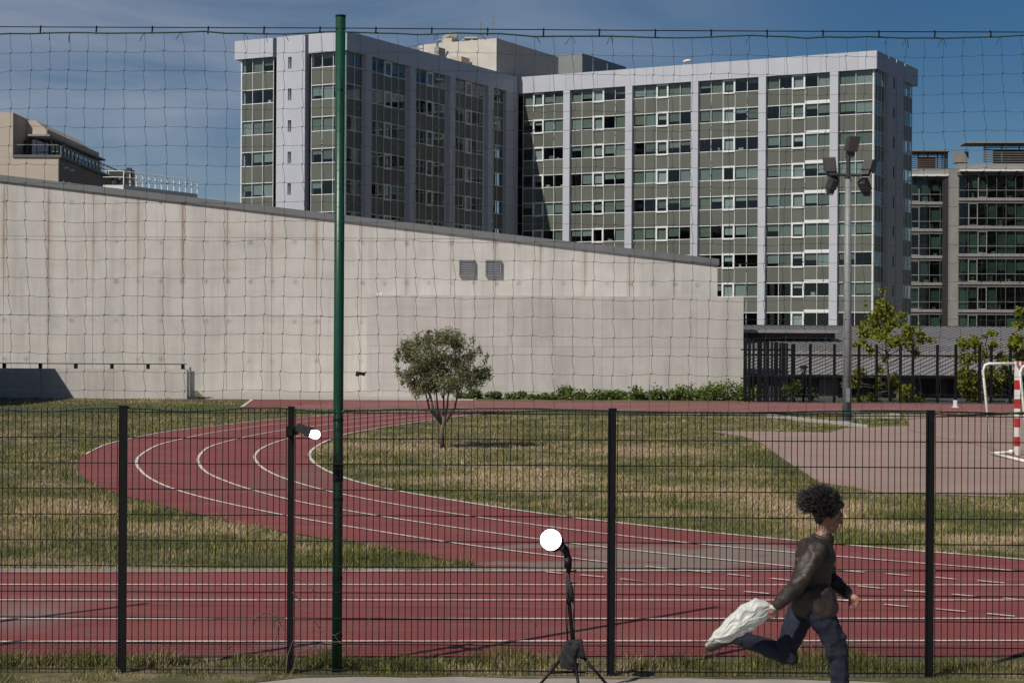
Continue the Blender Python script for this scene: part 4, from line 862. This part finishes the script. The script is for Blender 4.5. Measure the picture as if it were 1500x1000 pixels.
def head(cx, cy, cz, yaw, pitch, s=1.08):
    Mx = Matrix.Rotation(R(yaw), 3, 'Z') @ Matrix.Rotation(R(pitch), 3, 'X'); c = Vector((cx, cy, cz))
    m = MB(); v = lambda x, y, z: c+Mx @ Vector((x*s, y*s, z*s))       # face looks along -y
    fr = [(-.20, -.10, -.22), (.20, -.10, -.22), (.20, -.10, .26), (-.20, -.10, .26)]; bk = [(-.15, .12, -.20), (.15, .12, -.20), (.15, .12, .14), (-.15, .12, .14)]
    m.add([v(*p) for p in fr+bk], [(0, 1, 5, 4), (1, 2, 6, 5), (2, 3, 7, 6), (3, 0, 4, 7), (4, 5, 6, 7)])
    m.box(v(0, 0, -.29), (.24*s, .2*s, .14*s), M=Mx)
    h_ = m.build('floodlight_head', M['flood'], mast)
    m = MB(); m.add([v(*p) for p in fr], [(3, 2, 1, 0)]); m.add([v(p[0]*.9, p[1]-.012, p[2]*.9) for p in fr]+[v(p[0]*.9, p[1]-.002, p[2]*.9) for p in fr], [(0, 1, 2, 3), (0, 4, 5, 1), (1, 5, 6, 2), (2, 6, 7, 3), (3, 7, 4, 0)])
    m.build('lens', M['lens'], h_)
    m = MB(); m.tube([v(-.16, .0, -.25), v(-.16, .02, -.42), v(.16, .02, -.42), v(.16, .0, -.25)], .02*s, 5); m.build('bracket', M['galv'], h_)
head(fx+.10, fy-.05, pm(1252, 211).z, 25, 20); head(fx-.60, fy-.05, pm(1219, 240).z, -22, 30); head(fx+.68, fy, pm(1278, 243).z, 140, 28)
head(fx-.48, fy+.15, pm(1224, 268).z, 215, -28, .95); head(fx+.55, fy+.15, pm(1270, 271).z, 130, -35, .95)
m = MB(); m.box((fx, fy-.15, .9), (.12, .06, .45)); m.build('inspection_door', M['galv'], mast)
kb_ = at(1262, 613, 62); m = MB(); c0, c1 = g(1252, 612), g(1322, 613.5); m.bb(c0[0], c1[0], c0[1]-.15, c0[1]+.15, 0, .10); m.bb(c1[0]-.3, c1[0], c0[1]-.3, c0[1]+.3, 0, .16); tag(m.build('kerb_slab', M['kerb']), 'low concrete kerb slab lying on the grass behind the floodlight mast', 'kerb')

# ------------------------------------------------------------------ handball goal
gx, gy = g(1489.5, 667); goal = thing('handball_goal', (gx, gy, 0), 'handball goal with red and white banded post and white tubular side frame', 'goal')
zg = at(1490, 529, gy).z; nb_ = 10; hw = .055
for (yy) in (gy, gy-3.1):
    for k in range(nb_):
        m = MB(); m.bb(gx-hw, gx+hw, yy-hw, yy+hw, zg*k/nb_, zg*(k+1)/nb_-.0005); m.build('post_band', M['white' if k % 2 == 0 or k == nb_-1 else 'red'], goal)
    if yy == gy: pass
for k in range(14):
    y0, y1 = gy-.06-3.0*k/14, gy-.06-3.0*(k+1)/14; m = MB(); m.bb(gx-.04+.002, gx+.05, y1+.0005, y0, zg-.10, zg-.002); m.build('crossbar_band', M['red' if k % 2 == 0 else 'white'], goal)
rx, ry_ = g(1428, 661)[0], gy
def frame_at(yy, nm):
    tpx = at(1440, 533, gy).x; m = MB()
    m.tube([(gx-.05, yy, zg-.05), (tpx+.14, yy, zg-.06), (tpx+.05, yy, zg-.09), (tpx, yy, zg-.22), (rx, yy, .06)], .032, 8); m.build(nm, M['white'], goal, True)
    m = MB(); m.tube([(rx, yy, .05), (gx-.05, yy, .09)], .03, 8); m.box((gx-.12, yy, .09), (.12, .08, .1)); m.build('ground_bar', M['white'], goal, True)
frame_at(gy, 'side_frame'); frame_at(gy-3.1, 'side_frame')
m = MB(); m.tube([(rx, gy+.02, .05), (rx, gy-3.12, .05)], .035, 8); m.build('rear_bar', M['white'], goal, True)

# ------------------------------------------------------------------ near mesh fence
DF = 14.0; Xf = lambda px: at(px, 800, DF).x
nf = thing('mesh_fence', (0, DF, 0), 'dark welded mesh fence panels on black square posts in the foreground', 'fence')
PXS = [Xf(178)-2.5, Xf(178), Xf(425), Xf(896.5), Xf(1363.5), Xf(1363.5)+2.5]
wz = [at(750, y, DF).z for y in (606, 643.5, 681, 718.5, 756, 793.5, 831, 869, 906.5, 944.5, 982)]
vw = MB(); vw.tube([(0, 0, .02), (0, 0, at(750, 600.5, DF).z)],   .0034, 5); vme = vw.mesh('vertical_wire', M['wire'])
r = random.Random(4)
for i in range(len(PXS)-1):
    a, b = PXS[i]+.035, PXS[i+1]-.035; pn = link('mesh_panel', None, nf, ((a+b)/2, DF, 0)); pn.empty_display_size = .1
    hw_ = MB(); hw_.tube([(a-(a+b)/2, 0, 0), (0, .0005, r.uniform(-.004, .002)), (b-(a+b)/2, 0, 0)], .0038, 5); hme = hw_.mesh('horizontal_wire', M['wire'])
    for z in wz:
        link('horizontal_wire', hme, pn, ((a+b)/2, DF-.0066, z)); link('horizontal_wire', hme, pn, ((a+b)/2, DF+.0066, z))
    n = int(round((b-a)/.05)); st = (b-a)/n
    for k in range(n+1): link('vertical_wire', vme, pn, (a+st*k, DF, 0), (r.uniform(-.0018, .0018), r.uniform(-.0022, .0022), 0))
pw_ = .056; zp = at(750, 599.5, DF).z
for i, x in enumerate(PXS):
    m = MB(); s = pw_/2*(1 if i != 2 else .82); m.bb(x-s, x+s, DF+.012, DF+.012+2*s, -.2, zp); pst = m.build('fence_post', M['black'], nf)
    m = MB(); m.bb(x-s-.003, x+s+.003, DF+.009, DF+.015+2*s, zp+.0005, zp+.012); m.build('post_cap', M['black'], pst)
for k, (px, py) in enumerate(((541, 906), (784, 908), (336, 948), (402, 908), (374, 908), (1080, 642), (230, 606), (640, 606))):
    p = at(px, py, DF-.012); m = MB(); q = r.uniform(-.02, .02); m.tube([p, p+Vector((q*.4, -.008, -.02)), p+Vector((q, -.004, -.05))], .003, 4); m.ell(p, (.010, .008, .008), nu=6, nv=4)
    tag(m.build('net_tie', M['rope']), ['scrap of green cord knotted low on the fence just right of the green pole', 'dangling scrap of green cord on the fence left of the strobe stand', 'lowest scrap of green cord on the fence, between the two left posts', 'scrap of green cord on the fence just left of the narrow post with the flash',
      'scrap of green cord on the fence, second to the left of the flash post', 'scrap of green cord high on the fence in front of the court corner', 'scrap of green cord on the top wire right of the leftmost fence post', 'scrap of green cord on the top wire in front of the olive tree trunk'][k], 'cord', 'green cord scraps knotted on the mesh fence')
vs = thing('dried_vine', at(440, 990, DF-.02), 'dried vine stem tangled in the mesh fence left of the green pole', 'vine')
for L in ([(428, 867), (441, 880), (458, 905), (470, 922), (490, 930), (498, 941)], [(430, 846), (445, 850), (458, 862), (462, 875)], [(403, 940), (408, 915), (416, 922), (404, 908)], [(428, 985), (436, 955), (455, 948), (476, 940), (500, 939)], [(372, 905), (390, 895), (405, 902), (412, 915)], [(418, 992), (421, 960), (430, 935)]):
    m = MB(); pts = [at(a, b, DF-.03+.025*(i % 2)) for i, (a, b) in enumerate(L)]; m.tube(pts, [.0055*(1-.5*i/len(pts)) for i in range(len(pts))], 5)
    for p in pts[1:]: m.tube([p, p+Vector((r.uniform(-.05, .05), 0, r.uniform(-.04, .05)))], [.003, .001], 4)
    m.build('stem', M['dry'], vs)

# ------------------------------------------------------------------ ball-stop net on green poles
DP = g(494, 986)[1]
pole_x = [at(494, 986, DP).x-5.6, at(495, 700, DP).x, at(495, 700, DP).x+5.6]
zpt = at(497, 25, DP).z
for i, x in enumerate(pole_x):
    if i == 2: pass
    T = thing('net_pole', (x, DP, 0), ['green net pole standing left of the frame', 'tall dark green steel pole with black ties carrying the ball stop net', 'green net pole standing right of the frame'][i], 'pole')
    m = MB(); m.tube([(x, DP, -.1), (x, DP, zpt)], .0395, 20); m.build('tube', M['pole'], T, True)
    m = MB(); m.tube([(x, DP, zpt), (x, DP, zpt+.012)], .042, 20); m.build('cap', M['black'], T)
    for z in (1.98, 1.62, 1.55, 1.36, .74, .30):
        m = MB(); h2 = .012 if z != 1.55 else .05; m.tube([(x, DP, z-h2), (x, DP, z+h2)], .0412, 16); m.build('tie_band', M['black'], T)
net = thing('ball_stop_net', (0, DP, 2), 'wide meshed dark ball stop net hanging above the mesh fence', 'net')
zc = at(750, 44, DP).z; zn = zc-.035; znb = at(750, 601, DP).z
cell = 28.4*DP/F; x0n, x1n = pole_x[0], pole_x[2]; nx = int((x1n-x0n)/cell); nzr = int(round((zn-znb)/(27.6*DP/F)))
r = random.Random(12); sag = lambda x: -.02*math.sin(math.pi*min(1, max(0, ((x-x0n) % 5.6)/5.6)))
DN = DP-.045
node = {}
drift = [0]*(nx+1)
for i in range(nx+1):
    for j in range(nzr+1):
        t_ = j/nzr; x = x0n+i*cell+r.uniform(-.006, .006)+.010*math.sin(i*.6+j*.5)-.03*(1-abs(2*t_-1))*math.sin(i*.33)
        z = zn+sag(x)*(1-t_*.6)-(zn-znb)*t_+r.uniform(-.004, .004)+.006*math.sin(i*.9+j*.2)
        node[i, j] = Vector((x, DN+.03*math.sin(i*.4+j*.35)+.02*t_, z))
RC = .0014
m = MB()
for i in range(nx+1):
    pts = []
    for j in range(nzr+1):
        p = node[i, j]; kx = .011+r.uniform(-.004, .004)
        if j > 0: pts.append(p+Vector((kx*.5, 0, .012)))
        pts.append(p+Vector((-kx*.5, 0, -.010)))
        if j < nzr: pts.append(p.lerp(node[i, j+1], .5)+Vector((r.uniform(-.004, .004), r.uniform(-.004, .004), 0)))
    m.tube(pts, RC, 4, False)
m.build('vertical_cord', M['net'], net)['kind'] = 'stuff'
m = MB()
for j in range(1, nzr):
    pts = []
    for i in range(nx+1):
        pts.append(node[i, j]+Vector((0, 0, 0)))
        if i < nx: pts.append(node[i, j].lerp(node[i+1, j], .5)-Vector((0, 0, .006+r.uniform(-.003, .003))))
    m.tube(pts, RC*.9, 4, False)
m.build('horizontal_cord', M['net'], net)['kind'] = 'stuff'
m = MB()
for (i, j), p in node.items(): m.box(p, (.0062, .0062, .013))
m.build('knot', M['net'], net)['kind'] = 'stuff'
m = MB(); m.tube([(x, DN+.01, zc+.25*sag(x)) for x in np.linspace(x0n, x1n, 60)], .0042, 6); m.build('head_cable', M['black'], net)
m = MB(); m.tube([node[i, 0]+Vector((0, 0, r.uniform(-.004, .004))) for i in range(nx+1)], .0065, 6); m.build('head_rope', M['rope'], net)
m = MB(); m.tube([node[i, nzr]+Vector((0, 0, .010*math.sin(i*.8))) for i in range(nx+1)], .008, 6); m.build('foot_rope', M['rope'], net)
pts = [(x, DN-.01, znb+.004+.012*math.cos(x*2.1)) for x in np.linspace(pole_x[1]+.05, x1n, 50)]; m = MB(); m.tube(pts, .0055, 6); m.build('foot_cable', M['black'], net)
for k in range(26):
    x = x0n+.22+k*.435
    if x > x1n: break
    m = MB(); zz = zc+.25*sag(x); zr2 = zn+sag(x); m.tube([(x, DN+.006, zz+.007), (x+.004, DN-.01, zz), (x, DN-.008, zr2-.008)], .0065, 5); m.build('clip', M['black'], net)
for k in range(34):
    i = r.randrange(nx); p = node[i, 0]; q = r.uniform(-.06, .06); m = MB(); m.tube([p, p+Vector((q*.5, -.01, -.02)), p+Vector((q, 0, -.05-r.random()*.03))], .0025, 4); m.build('loose_end', M['net'], net)

# ------------------------------------------------------------------ photographer's strobes
DS = 13.35; px_m = DS/F
st = thing('strobe_stand', g(840, 1017)+(0,), 'lit round studio strobe on a black light stand with a sandbag at its tripod', 'studio light')
A = lambda px, py, dy=0: at(px, py, DS)+Vector((0, dy, 0))
foot = [A(776, 1016, -.15), A(902, 1014, -.1), A(848, 1020, -.38)]; hub = A(839, 944); low = A(841, 984)
for f_, mid in zip(foot, (A(822, 974), A(858, 974), A(843, 980, -.1))):
    f_.z = .014; m = MB(); m.tube([hub+(f_-hub)*.06, f_], [.013, .010], 8); lg = m.build('leg', M['black'], st, True); m = MB(); m.ell(f_, (.02, .02, .016), nu=8, nv=5); m.build('rubber_foot', M['black'], lg, True)
    m = MB(); m.tube([low, hub.lerp(f_, .55)], .006, 6); m.build('brace', M['black'], st)
m = MB(); m.tube([low, A(839, 945), A(834, 880), A(833, 835)], [.016, .016, .013, .011], 10); m.build('pole', M['black'], st, True)
m = MB(); m.tube([A(841, 938), A(841, 952)], .024, 10); m.tube([A(833, 876), A(833, 884)], .019, 10); m.build('collar', M['black'], st, True)
m = MB(); m.tube([A(834, 836), A(842, 836)], .006, 6); m.ell(A(843.5, 836), (.006, .006, .014), nu=8, nv=5); m.tube([A(834, 853.5), A(841, 853.5)], .005, 6); m.ell(A(843, 853.5), (.009, .006, .006), nu=8, nv=5); m.build('knob', M['black'], st, True)
m = MB(); m.tube([A(833, 838), A(832.5, 815)], [.018, .027], 10); m.box(A(832, 823), (.055, .06, .07)); m.tube([A(832, 818), A(829, 806), A(820, 798)], [.024, .028, .034], 12); m.build('strobe_body', M['black'], st, True)
ax = (A(805, 788)+Vector((0, -.05, 0))-A(820, 799)).normalized(); c0 = A(820, 799)
m = MB(); m.tube([c0, c0+ax*.02, c0+ax*.045], [.04, .062, .066], 20, False); m.build('reflector', M['black'], st, True)
m = MB(); m.ell(c0+ax*.095, (.077, .077, .077), nu=24, nv=16); tag(m.build('diffuser', M['lit'], st, True), 'glowing white round diffuser')
m = MB(); m.tube([A(829, 843), A(830, 870, -.02), A(829, 905, -.025), A(831, 936, -.02)], .006, 6); m.tube([A(829, 841, -.01), A(834, 868, -.03), A(841, 885, -.02), A(839, 915, -.02), A(842, 938)], .005, 6)
m.build('power_cable', M['cable'], st, True)
m = MB(); m.tube([A(832, 846, -.02), A(836, 862, -.03), A(838, 880, -.02)], [.012, .02, .015], 8); m.build('battery_pouch', M['cloth'], st, True)
sb = MB(); sb.box(A(832, 958, -.05), (.105, .07, .15), M=Matrix.Rotation(R(12), 3, 'Y')); sb.box(A(848, 949, -.03), (.07, .07, .115), M=Matrix.Rotation(R(-14), 3, 'Y')); sb.box(A(834, 972, -.06), (.13, .06, .055), M=Matrix.Rotation(R(9), 3, 'Y'))
sb.cap(A(830, 939, -.05), A(850, 938, -.03), .020, .022); sb.cap(A(825, 950, -.07), A(838, 966, -.09), .022, .026); sb.cap(A(844, 940, -.06), A(853, 960, -.04), .016, .02)
sbo = solid('sandbag', sb, M['cloth'], None, .008, 4); tag(sbo, 'black fabric weight bag hanging on the tripod of the strobe stand', 'bag')
# the small flash clamped to the fence post
fs = thing('clamped_flash', at(427, 632, DF), 'small lit flash clamped to the top of a black fence post by the green pole', 'flash')
B = lambda px, py, dy=-.06: at(px, py, DF+dy)
m = MB(); m.box(at(428, 630, DF)+Vector((0, .02, 0)), (.088, .10, .062)); m.box(at(424, 633, DF-.05), (.05, .04, .05)); m.tube([at(421, 630, DF-.02), at(421, 640, DF-.03)], .006, 6); m.build('clamp', M['black'], fs)
m = MB(); m.tube([at(430, 627, DF-.02), B(437, 626), B(439, 627)], .012, 8); m.build('swivel', M['black'], fs)
p0_, p1_ = B(437, 625.5), B(458, 634.5, -.10); dv = p1_-p0_; Mq = dv.to_track_quat('X', 'Z').to_matrix()
m = MB(); m.box(p0_.lerp(p1_, .35), (dv.length*.8, .05, .055), M=Mq); m.box(p0_.lerp(p1_, .8), (dv.length*.45, .07, .07), M=Mq); m.build('flash_body', M['cloth'], fs)
m = MB(); m.box(p1_+dv.normalized()*.014, (.034, .074, .056), M=Mq); m.ell(p1_+dv.normalized()*.03, (.03, .04, .034), Mq); tag(m.build('flash_window', M['lit'], fs, True), 'glowing white flash window')

from mathutils import noise as mn
def wrinkle(o, amp, sc, st=(1, 1, 1)):      # cloth folds pressed into the fused surface
    me = o.data; n = len(me.vertices); co = np.empty(3*n, np.float32); no = np.empty(3*n, np.float32)
    me.vertices.foreach_get('co', co); me.vertices.foreach_get('normal', no); co = co.reshape(-1, 3); no = no.reshape(-1, 3); k = np.empty(n, np.float32)
    for i in range(n):
        p = Vector((co[i, 0]*st[0], co[i, 1]*st[1], co[i, 2]*st[2]))*sc; k[i] = 1-2.2*abs(mn.noise(p))+.6*mn.noise(p*2.3+Vector((5, 1, 2)))
    me.vertices.foreach_set('co', (co+no*(amp*k)[:, None]).ravel()); me.update()
# ------------------------------------------------------------------ the runner
DRN = 12.6; rb = at(1200, 1048, DRN); rb.z = .012
per_ = thing('person', rb, 'person with dark curly hair running to the right in a brown leather jacket and jeans', 'person')
Q = lambda px, py, dy=0: at(px, py, DRN)+Vector((0, dy, 0))
sk = MB()
pel, che, nek = Q(1187, 872), Q(1194, 815), Q(1205, 786)
hd = Q(1214, 754)
shR, shL = Q(1190, 800, -.155), Q(1205, 798, .155); elR, hR = Q(1160, 848, -.24), Q(1131, 882, -.20); elL, hL = Q(1219, 850, .20), Q(1247, 873, .06)
hiR, hiL = Q(1190, 880, -.085), Q(1185, 880, .085); knR, anR = Q(1223, 942, -.09), Q(1230, 1031, -.08); knL, anL = Q(1151, 959, .08), Q(1077, 934, .09)
toR, toL = Q(1262, 1046, -.085), Q(1043, 951, .10)
# one continuous body
sk.cap(pel, che, .115, .12); sk.cap(che, nek, .11, .06); sk.cap(nek-Vector((0, 0, .02)), hd-Vector((.012, 0, .04)), .05, .048)
for a, b, c, r0, r1, r2 in ((shR, elR, hR, .048, .038, .026), (shL, elL, hL, .048, .038, .026)): sk.cap(a, b, r0, r1); sk.cap(b, c, r1, r2)
sk.cap(shR, che+Vector((0, -.04, .04)), .05, .09); sk.cap(shL, che+Vector((0, .04, .04)), .05, .09)
for a, b, c, d in ((hiR, knR, anR, toR), (hiL, knL, anL, toL)): sk.cap(a, b, .085, .055); sk.cap(b, c, .055, .036); sk.cap(c, d, .038, .026)
Mh = Matrix.Rotation(R(14), 3, 'Y')       # head tips forward a little
hv = lambda x, y, z: hd+Mh @ Vector((x, y, z))
sk.ell(hv(-.012, 0, .012), (.094, .073, .100), Mh, 20, 14); sk.ell(hv(.035, 0, -.055), (.052, .05, .062), Mh, 16, 10); sk.ell(hv(.058, 0, -.094), (.024, .028, .02), Mh)
sk.ell(hv(.076, 0, .012), (.018, .045, .03), Mh); sk.cap(hv(.082, 0, .005), hv(.100, 0, -.030), .009, .014, 8)      # brow, nose
for s in (-1, 1): sk.ell(hv(.055, .034*s, -.028), (.022, .02, .022), Mh); sk.ell(hv(-.012, .075*s, -.012), (.016, .008, .028), Mh)
def hand(w, d, up, side, curl, s=1.0):
    d = d.normalized(); side = (side-d*side.dot(d)).normalized(); nrm = d.cross(side).normalized()
    sk.cap(w, w+d*.05*s, .024*s, .026*s, 8)
    for k, (ln_, off) in enumerate(((.068, -.028), (.078, -.009), (.073, .010), (.058, .028))):
        p = w+d*.062*s+side*off*s; d1 = (d+nrm*curl*.4).normalized(); p1 = p+d1*ln_*.5*s; d2 = (d+nrm*curl*1.5).normalized(); p2 = p1+d2*ln_*.32*s; d3 = (d*.4+nrm*curl*2).normalized(); p3 = p2+d3*ln_*.24*s
        sk.cap(w+d*.03*s+side*off*.8*s, p, .0115*s, .0105*s, 7); sk.cap(p, p1, .0100*s, .0092*s, 7); sk.cap(p1, p2, .0092*s, .0085*s, 7); sk.cap(p2, p3, .0085*s, .0075*s, 7)
    t1 = w+d*.03*s-side*.034*s+nrm*.012*curl*s; t2 = t1+(d*.7-side*.55+nrm*.5*curl).normalized()*.034*s; t3 = t2+(d*.9+nrm*.7*curl).normalized()*.026*s
    sk.cap(w+d*.012*s-side*.012*s, t1, .016*s, .0125*s, 7); sk.cap(t1, t2, .0115*s, .010*s, 7); sk.cap(t2, t3, .010*s, .008*s, 7)
hand(hR, hR-elR, None, Vector((0, 0, 1)), 1.0, .92); hand(hL, hL-elL, None, Vector((0, 0, 1)), .75, .92)
body_ = solid('body', sk, M['skin'], per_, .0042, 4, .45)
for s in (-1, 1):
    m = MB(); m.ell(hv(.0745, .030*s, .000), (.010, .012, .008), Mh, 10, 7); m.build('eye', M['eye'], per_, True)
    m = MB(); m.tube([hv(.083, .016*s, .018), hv(.084, .030*s, .022), hv(.074, .046*s, .018)], .004, 5); m.build('eyebrow', M['hair'], per_)
m = MB(); m.tube([hv(.070, -.022, -.064), hv(.083, 0, -.062), hv(.070, .022, -.064)], [.004, .007, .004], 6); m.build('mouth', M['lip'], per_, True)
# hair: a swept mass of curls
hm = MB(); rh = random.Random(6)
hm.ell(hv(-.03, 0, .035), (.103, .086, .098), Mh, 18, 12); hm.ell(hv(-.10, 0, .06), (.085, .08, .07), Mh); hm.ell(hv(-.05, 0, -.02), (.05, .066, .06), Mh); hm.ell(hv(.035, 0, .088), (.055, .065, .035), Mh)
for k in range(3200):
    a = rh.uniform(0, 6.283); u = rh.uniform(-.45, 1); q = math.sqrt(max(0, 1-u*u)); dx, dy, dz = q*math.cos(a), q*math.sin(a), u
    if dx > .55 and dz < .55: continue
    c = hv(-.045+dx*.105, dy*.092, .042+dz*.10); sw_ = Vector((-.5+rh.uniform(-.5, .3), rh.uniform(-.5, .5), .25+rh.uniform(-.3, .6)))+Vector((dx, dy, dz))*.8
    p, pts = c.copy(), [c]
    for j in range(3): p = p+sw_.normalized()*rh.uniform(.008, .024)+Vector((rh.uniform(-1, 1), rh.uniform(-1, 1), rh.uniform(-1, 1)))*.014; pts.append(p.copy())
    hm.tube(pts, [.0030, .0028, .0022, .001], 3)
for k in range(500):
    c = hv(rh.uniform(-.16, -.09), rh.uniform(-.06, .06), rh.uniform(.02, .12)); p, pts = c.copy(), [c]
    for j in range(4): p = p+Vector((-.022, rh.uniform(-.012, .012), rh.uniform(-.012, .016))); pts.append(p.copy())
    hm.tube(pts, [.0034, .003, .0026, .002, .001], 3)
for k in range(700):
    a = rh.uniform(0, 6.283); u = rh.uniform(-.3, 1); q = math.sqrt(max(0, 1-u*u)); dx, dy, dz = q*math.cos(a), q*math.sin(a), u
    if dx > .45: continue
    c = hv(-.05+dx*.10, dy*.085, .045+dz*.095); dr = (Vector((dx, dy, dz))*.7+Vector((-.75, 0, .35))).normalized(); p, pts = c.copy(), [c]
    for j in range(5): p = p+dr*rh.uniform(.012, .022)+Vector((rh.uniform(-1, 1), rh.uniform(-1, 1), rh.uniform(-1, 1)))*.010; pts.append(p.copy())
    hm.tube(pts, [.0026, .0026, .0022, .002, .0015, .0008], 3)
hm.build('hair', M['hair'], per_, True)
# jacket
jk = MB(); hem0, hem1 = Q(1168, 878), Q(1206, 892)
jk.cap(che+Vector((0, 0, .03)), nek-Vector((.0, 0, .028)), .135, .072, 18)
jk.cap(shR, shL, .066, .066, 14); jk.cap(che+Vector((0, -.045, 0)), che+Vector((0, .045, 0)), .128, .128, 16)
jk.cap(che+Vector((-.005, -.04, 0)), Q(1182, 877, -.05), .125, .132, 16); jk.cap(che+Vector((.0, .04, 0)), Q(1189, 878, .05), .125, .132, 16)
jk.cap(Q(1190, 868, -.085), Q(1200, 884, -.085), .124, .118, 14); jk.cap(Q(1172, 866, -.06), Q(1166, 880, -.05), .06, .03, 10); jk.cap(Q(1200, 870, -.07), Q(1208, 889, -.06), .07, .04, 10); jk.cap(Q(1206, 872, .06), Q(1210, 888, .06), .06, .04, 10)
jk.cap(shR, elR, .070, .057, 12); jk.cap(elR, elR.lerp(hR, .86), .057, .040, 12); jk.cap(shL, elL, .070, .057, 12); jk.cap(elL, elL.lerp(hL, .86), .057, .040, 12)
for k in range(5): p = elR.lerp(shR, .1+.16*k); jk.cap(p+Vector((-.03, -.02, -.02)), p+Vector((.03, -.035, .03)), .045, .04, 8)
for k in range(6): y_ = -.13; p = Q(1170+5*k, 812+11*k); jk.cap(p+Vector((-.02, y_+.02, -.03)), p+Vector((.07, y_+.02, .02)), .026, .02, 8)
j_ = solid('jacket', jk, M['jacket'], per_, .0075, 3, .5)
wrinkle(j_, .009, 9, (1, 1, .75))
m = MB(); pts = [nek+Vector((.062*math.cos(a), .062*math.sin(a), -.012+.022*-math.cos(a))) for a in np.linspace(0, 6.283, 17)]; m.tube(pts, .017, 7); m.build('collar', M['jacket'], j_, True)
# jeans and shoes
je = MB(); je.cap(pel+Vector((0, -.05, 0)), pel+Vector((0, .05, 0)), .118, .118, 16)
je.cap(hiR, knR, .108, .070, 16); je.cap(knR, knR.lerp(anR, .9), .068, .050, 14); je.cap(hiL, knL, .105, .070, 16); je.cap(knL, knL.lerp(anL, .9), .068, .050, 14)
for k in range(4): p = knR+Vector((-.03, 0, .05-.035*k)); je.cap(p+Vector((-.02, -.03, 0)), p+Vector((.06, -.03, .012)), .036, .03, 8)
for k in range(4): p = knR.lerp(anR, .5+.11*k); je.cap(p+Vector((-.03, -.01, 0)), p+Vector((.03, -.02, .01)), .034, .03, 8)
for k in range(3): p = knL.lerp(anL, -.1+.1*k); je.cap(p+Vector((.01, -.03, .05)), p+Vector((.02, -.03, -.03)), .04, .036, 8)
wrinkle(solid('jeans', je, M['jeans'], per_, .0075, 3, .5), .007, 10, (1, 1, 1.1))
for an, to, nm in ((anR, toR, 0), (anL, toL, 1)):
    d = (to-an).normalized(); m = MB(); up_ = Vector((0, 1, 0)).cross(d); up_ = -up_ if up_.z < 0 and nm == 0 else up_
    m.cap(an-d*.03, an+d*.05, .048, .045, 12); m.cap(an+d*.02, to, .045, .034, 12); s = solid('shoe', m, M['shoe'], per_, .006, 3)
    sd = d.cross(Vector((0, 1, 0))); sd = sd if (nm == 0 and sd.z < 0) or (nm == 1 and sd.x < 0) else -sd
    m = MB(); m.cap(an-d*.035+sd*.034, to+d*.01+sd*.022, .024, .02, 10); m.build('sole', M['sole'], s, True)
# carrier bag swinging from the rear hand
hc = hR+(hR-elR).normalized()*.06
pb = [(1124, 878), (1130, 889)]; outline_t = [(1124, 879), (1112, 871), (1098, 872), (1082, 880), (1066, 893), (1052, 908), (1040, 922), (1034, 930)]; outline_b = [(1128, 889), (1124, 896), (1116, 903), (1104, 912), (1090, 920), (1074, 928), (1056, 936), (1040, 935)]
rbg = np.random.default_rng(2); m = MB(); nu_, nv_ = 64, 30; vs_ = []
for side in (-1, 1):
    for i in range(nu_+1):
        u = i/nu_*(len(outline_t)-1); k = min(int(u), len(outline_t)-2); f = u-k
        ta = Vector(outline_t[k]).lerp(Vector(outline_t[k+1]), f); tb_ = Vector(outline_b[k]).lerp(Vector(outline_b[k+1]), f)
        for j in range(nv_+1):
            v_ = j/nv_; p2_ = ta.lerp(tb_, v_); th = .050*math.sin(math.pi*v_)**.6*min(1, .25+2.2*i/nu_)*min(1, .3+3*(1-i/nu_))
            qn = Vector((i/nu_*2.4, v_*4.2+i/nu_*.8, side*3.0)); w_ = .012*mn.noise(qn)+.009*(.5-abs(mn.noise(Vector((qn.x*2.6+v_*2, qn.y*1.3-qn.x, qn.z+5)))*2.0))+.003*mn.noise(qn*4)
            edge_ = min(1, 7*v_*(1-v_)); wob = 3.2*mn.noise(Vector((i*.16, j*.12, 9)))*(1 if i > 5 else 0); vs_.append(Q(p2_.x+wob*.4, p2_.y+wob, -.17+side*(th+w_*edge_)))
n1_ = (nu_+1)*(nv_+1); fs_ = []
for side in (0, 1):
    for i in range(nu_):
        for j in range(nv_): a = side*n1_+i*(nv_+1)+j; q_ = (a, a+1, a+nv_+2, a+nv_+1); fs_.append(q_ if side == 0 else q_[::-1])
for i in range(nu_):
    a = i*(nv_+1); fs_.append((a, a+nv_+1, n1_+a+nv_+1, n1_+a)); a += nv_; fs_.append((a, n1_+a, n1_+a+nv_+1, a+nv_+1))
for j in range(nv_): fs_.append((j, n1_+j, n1_+j+1, j+1)); a = nu_*(nv_+1)+j; fs_.append((a, a+1, n1_+a+1, n1_+a))
m.add(vs_, fs_)
bg_ = thing('carrier_bag', hc, 'crumpled white plastic carrier bag streaming behind from the hand of the runner', 'bag')
m.build('bag_body', M['bag'], bg_, True)
m = MB(); m.tube([Q(1122, 882, -.20), Q(1129, 884, -.215), Q(1134, 884, -.20)], [.018, .012, .010], 8); m.tube([Q(1134, 884, -.20), Q(1137, 889, -.19), Q(1127, 888, -.17)], [.010, .009, .014], 8); m.build('bag_handle', M['bag'], bg_, True)
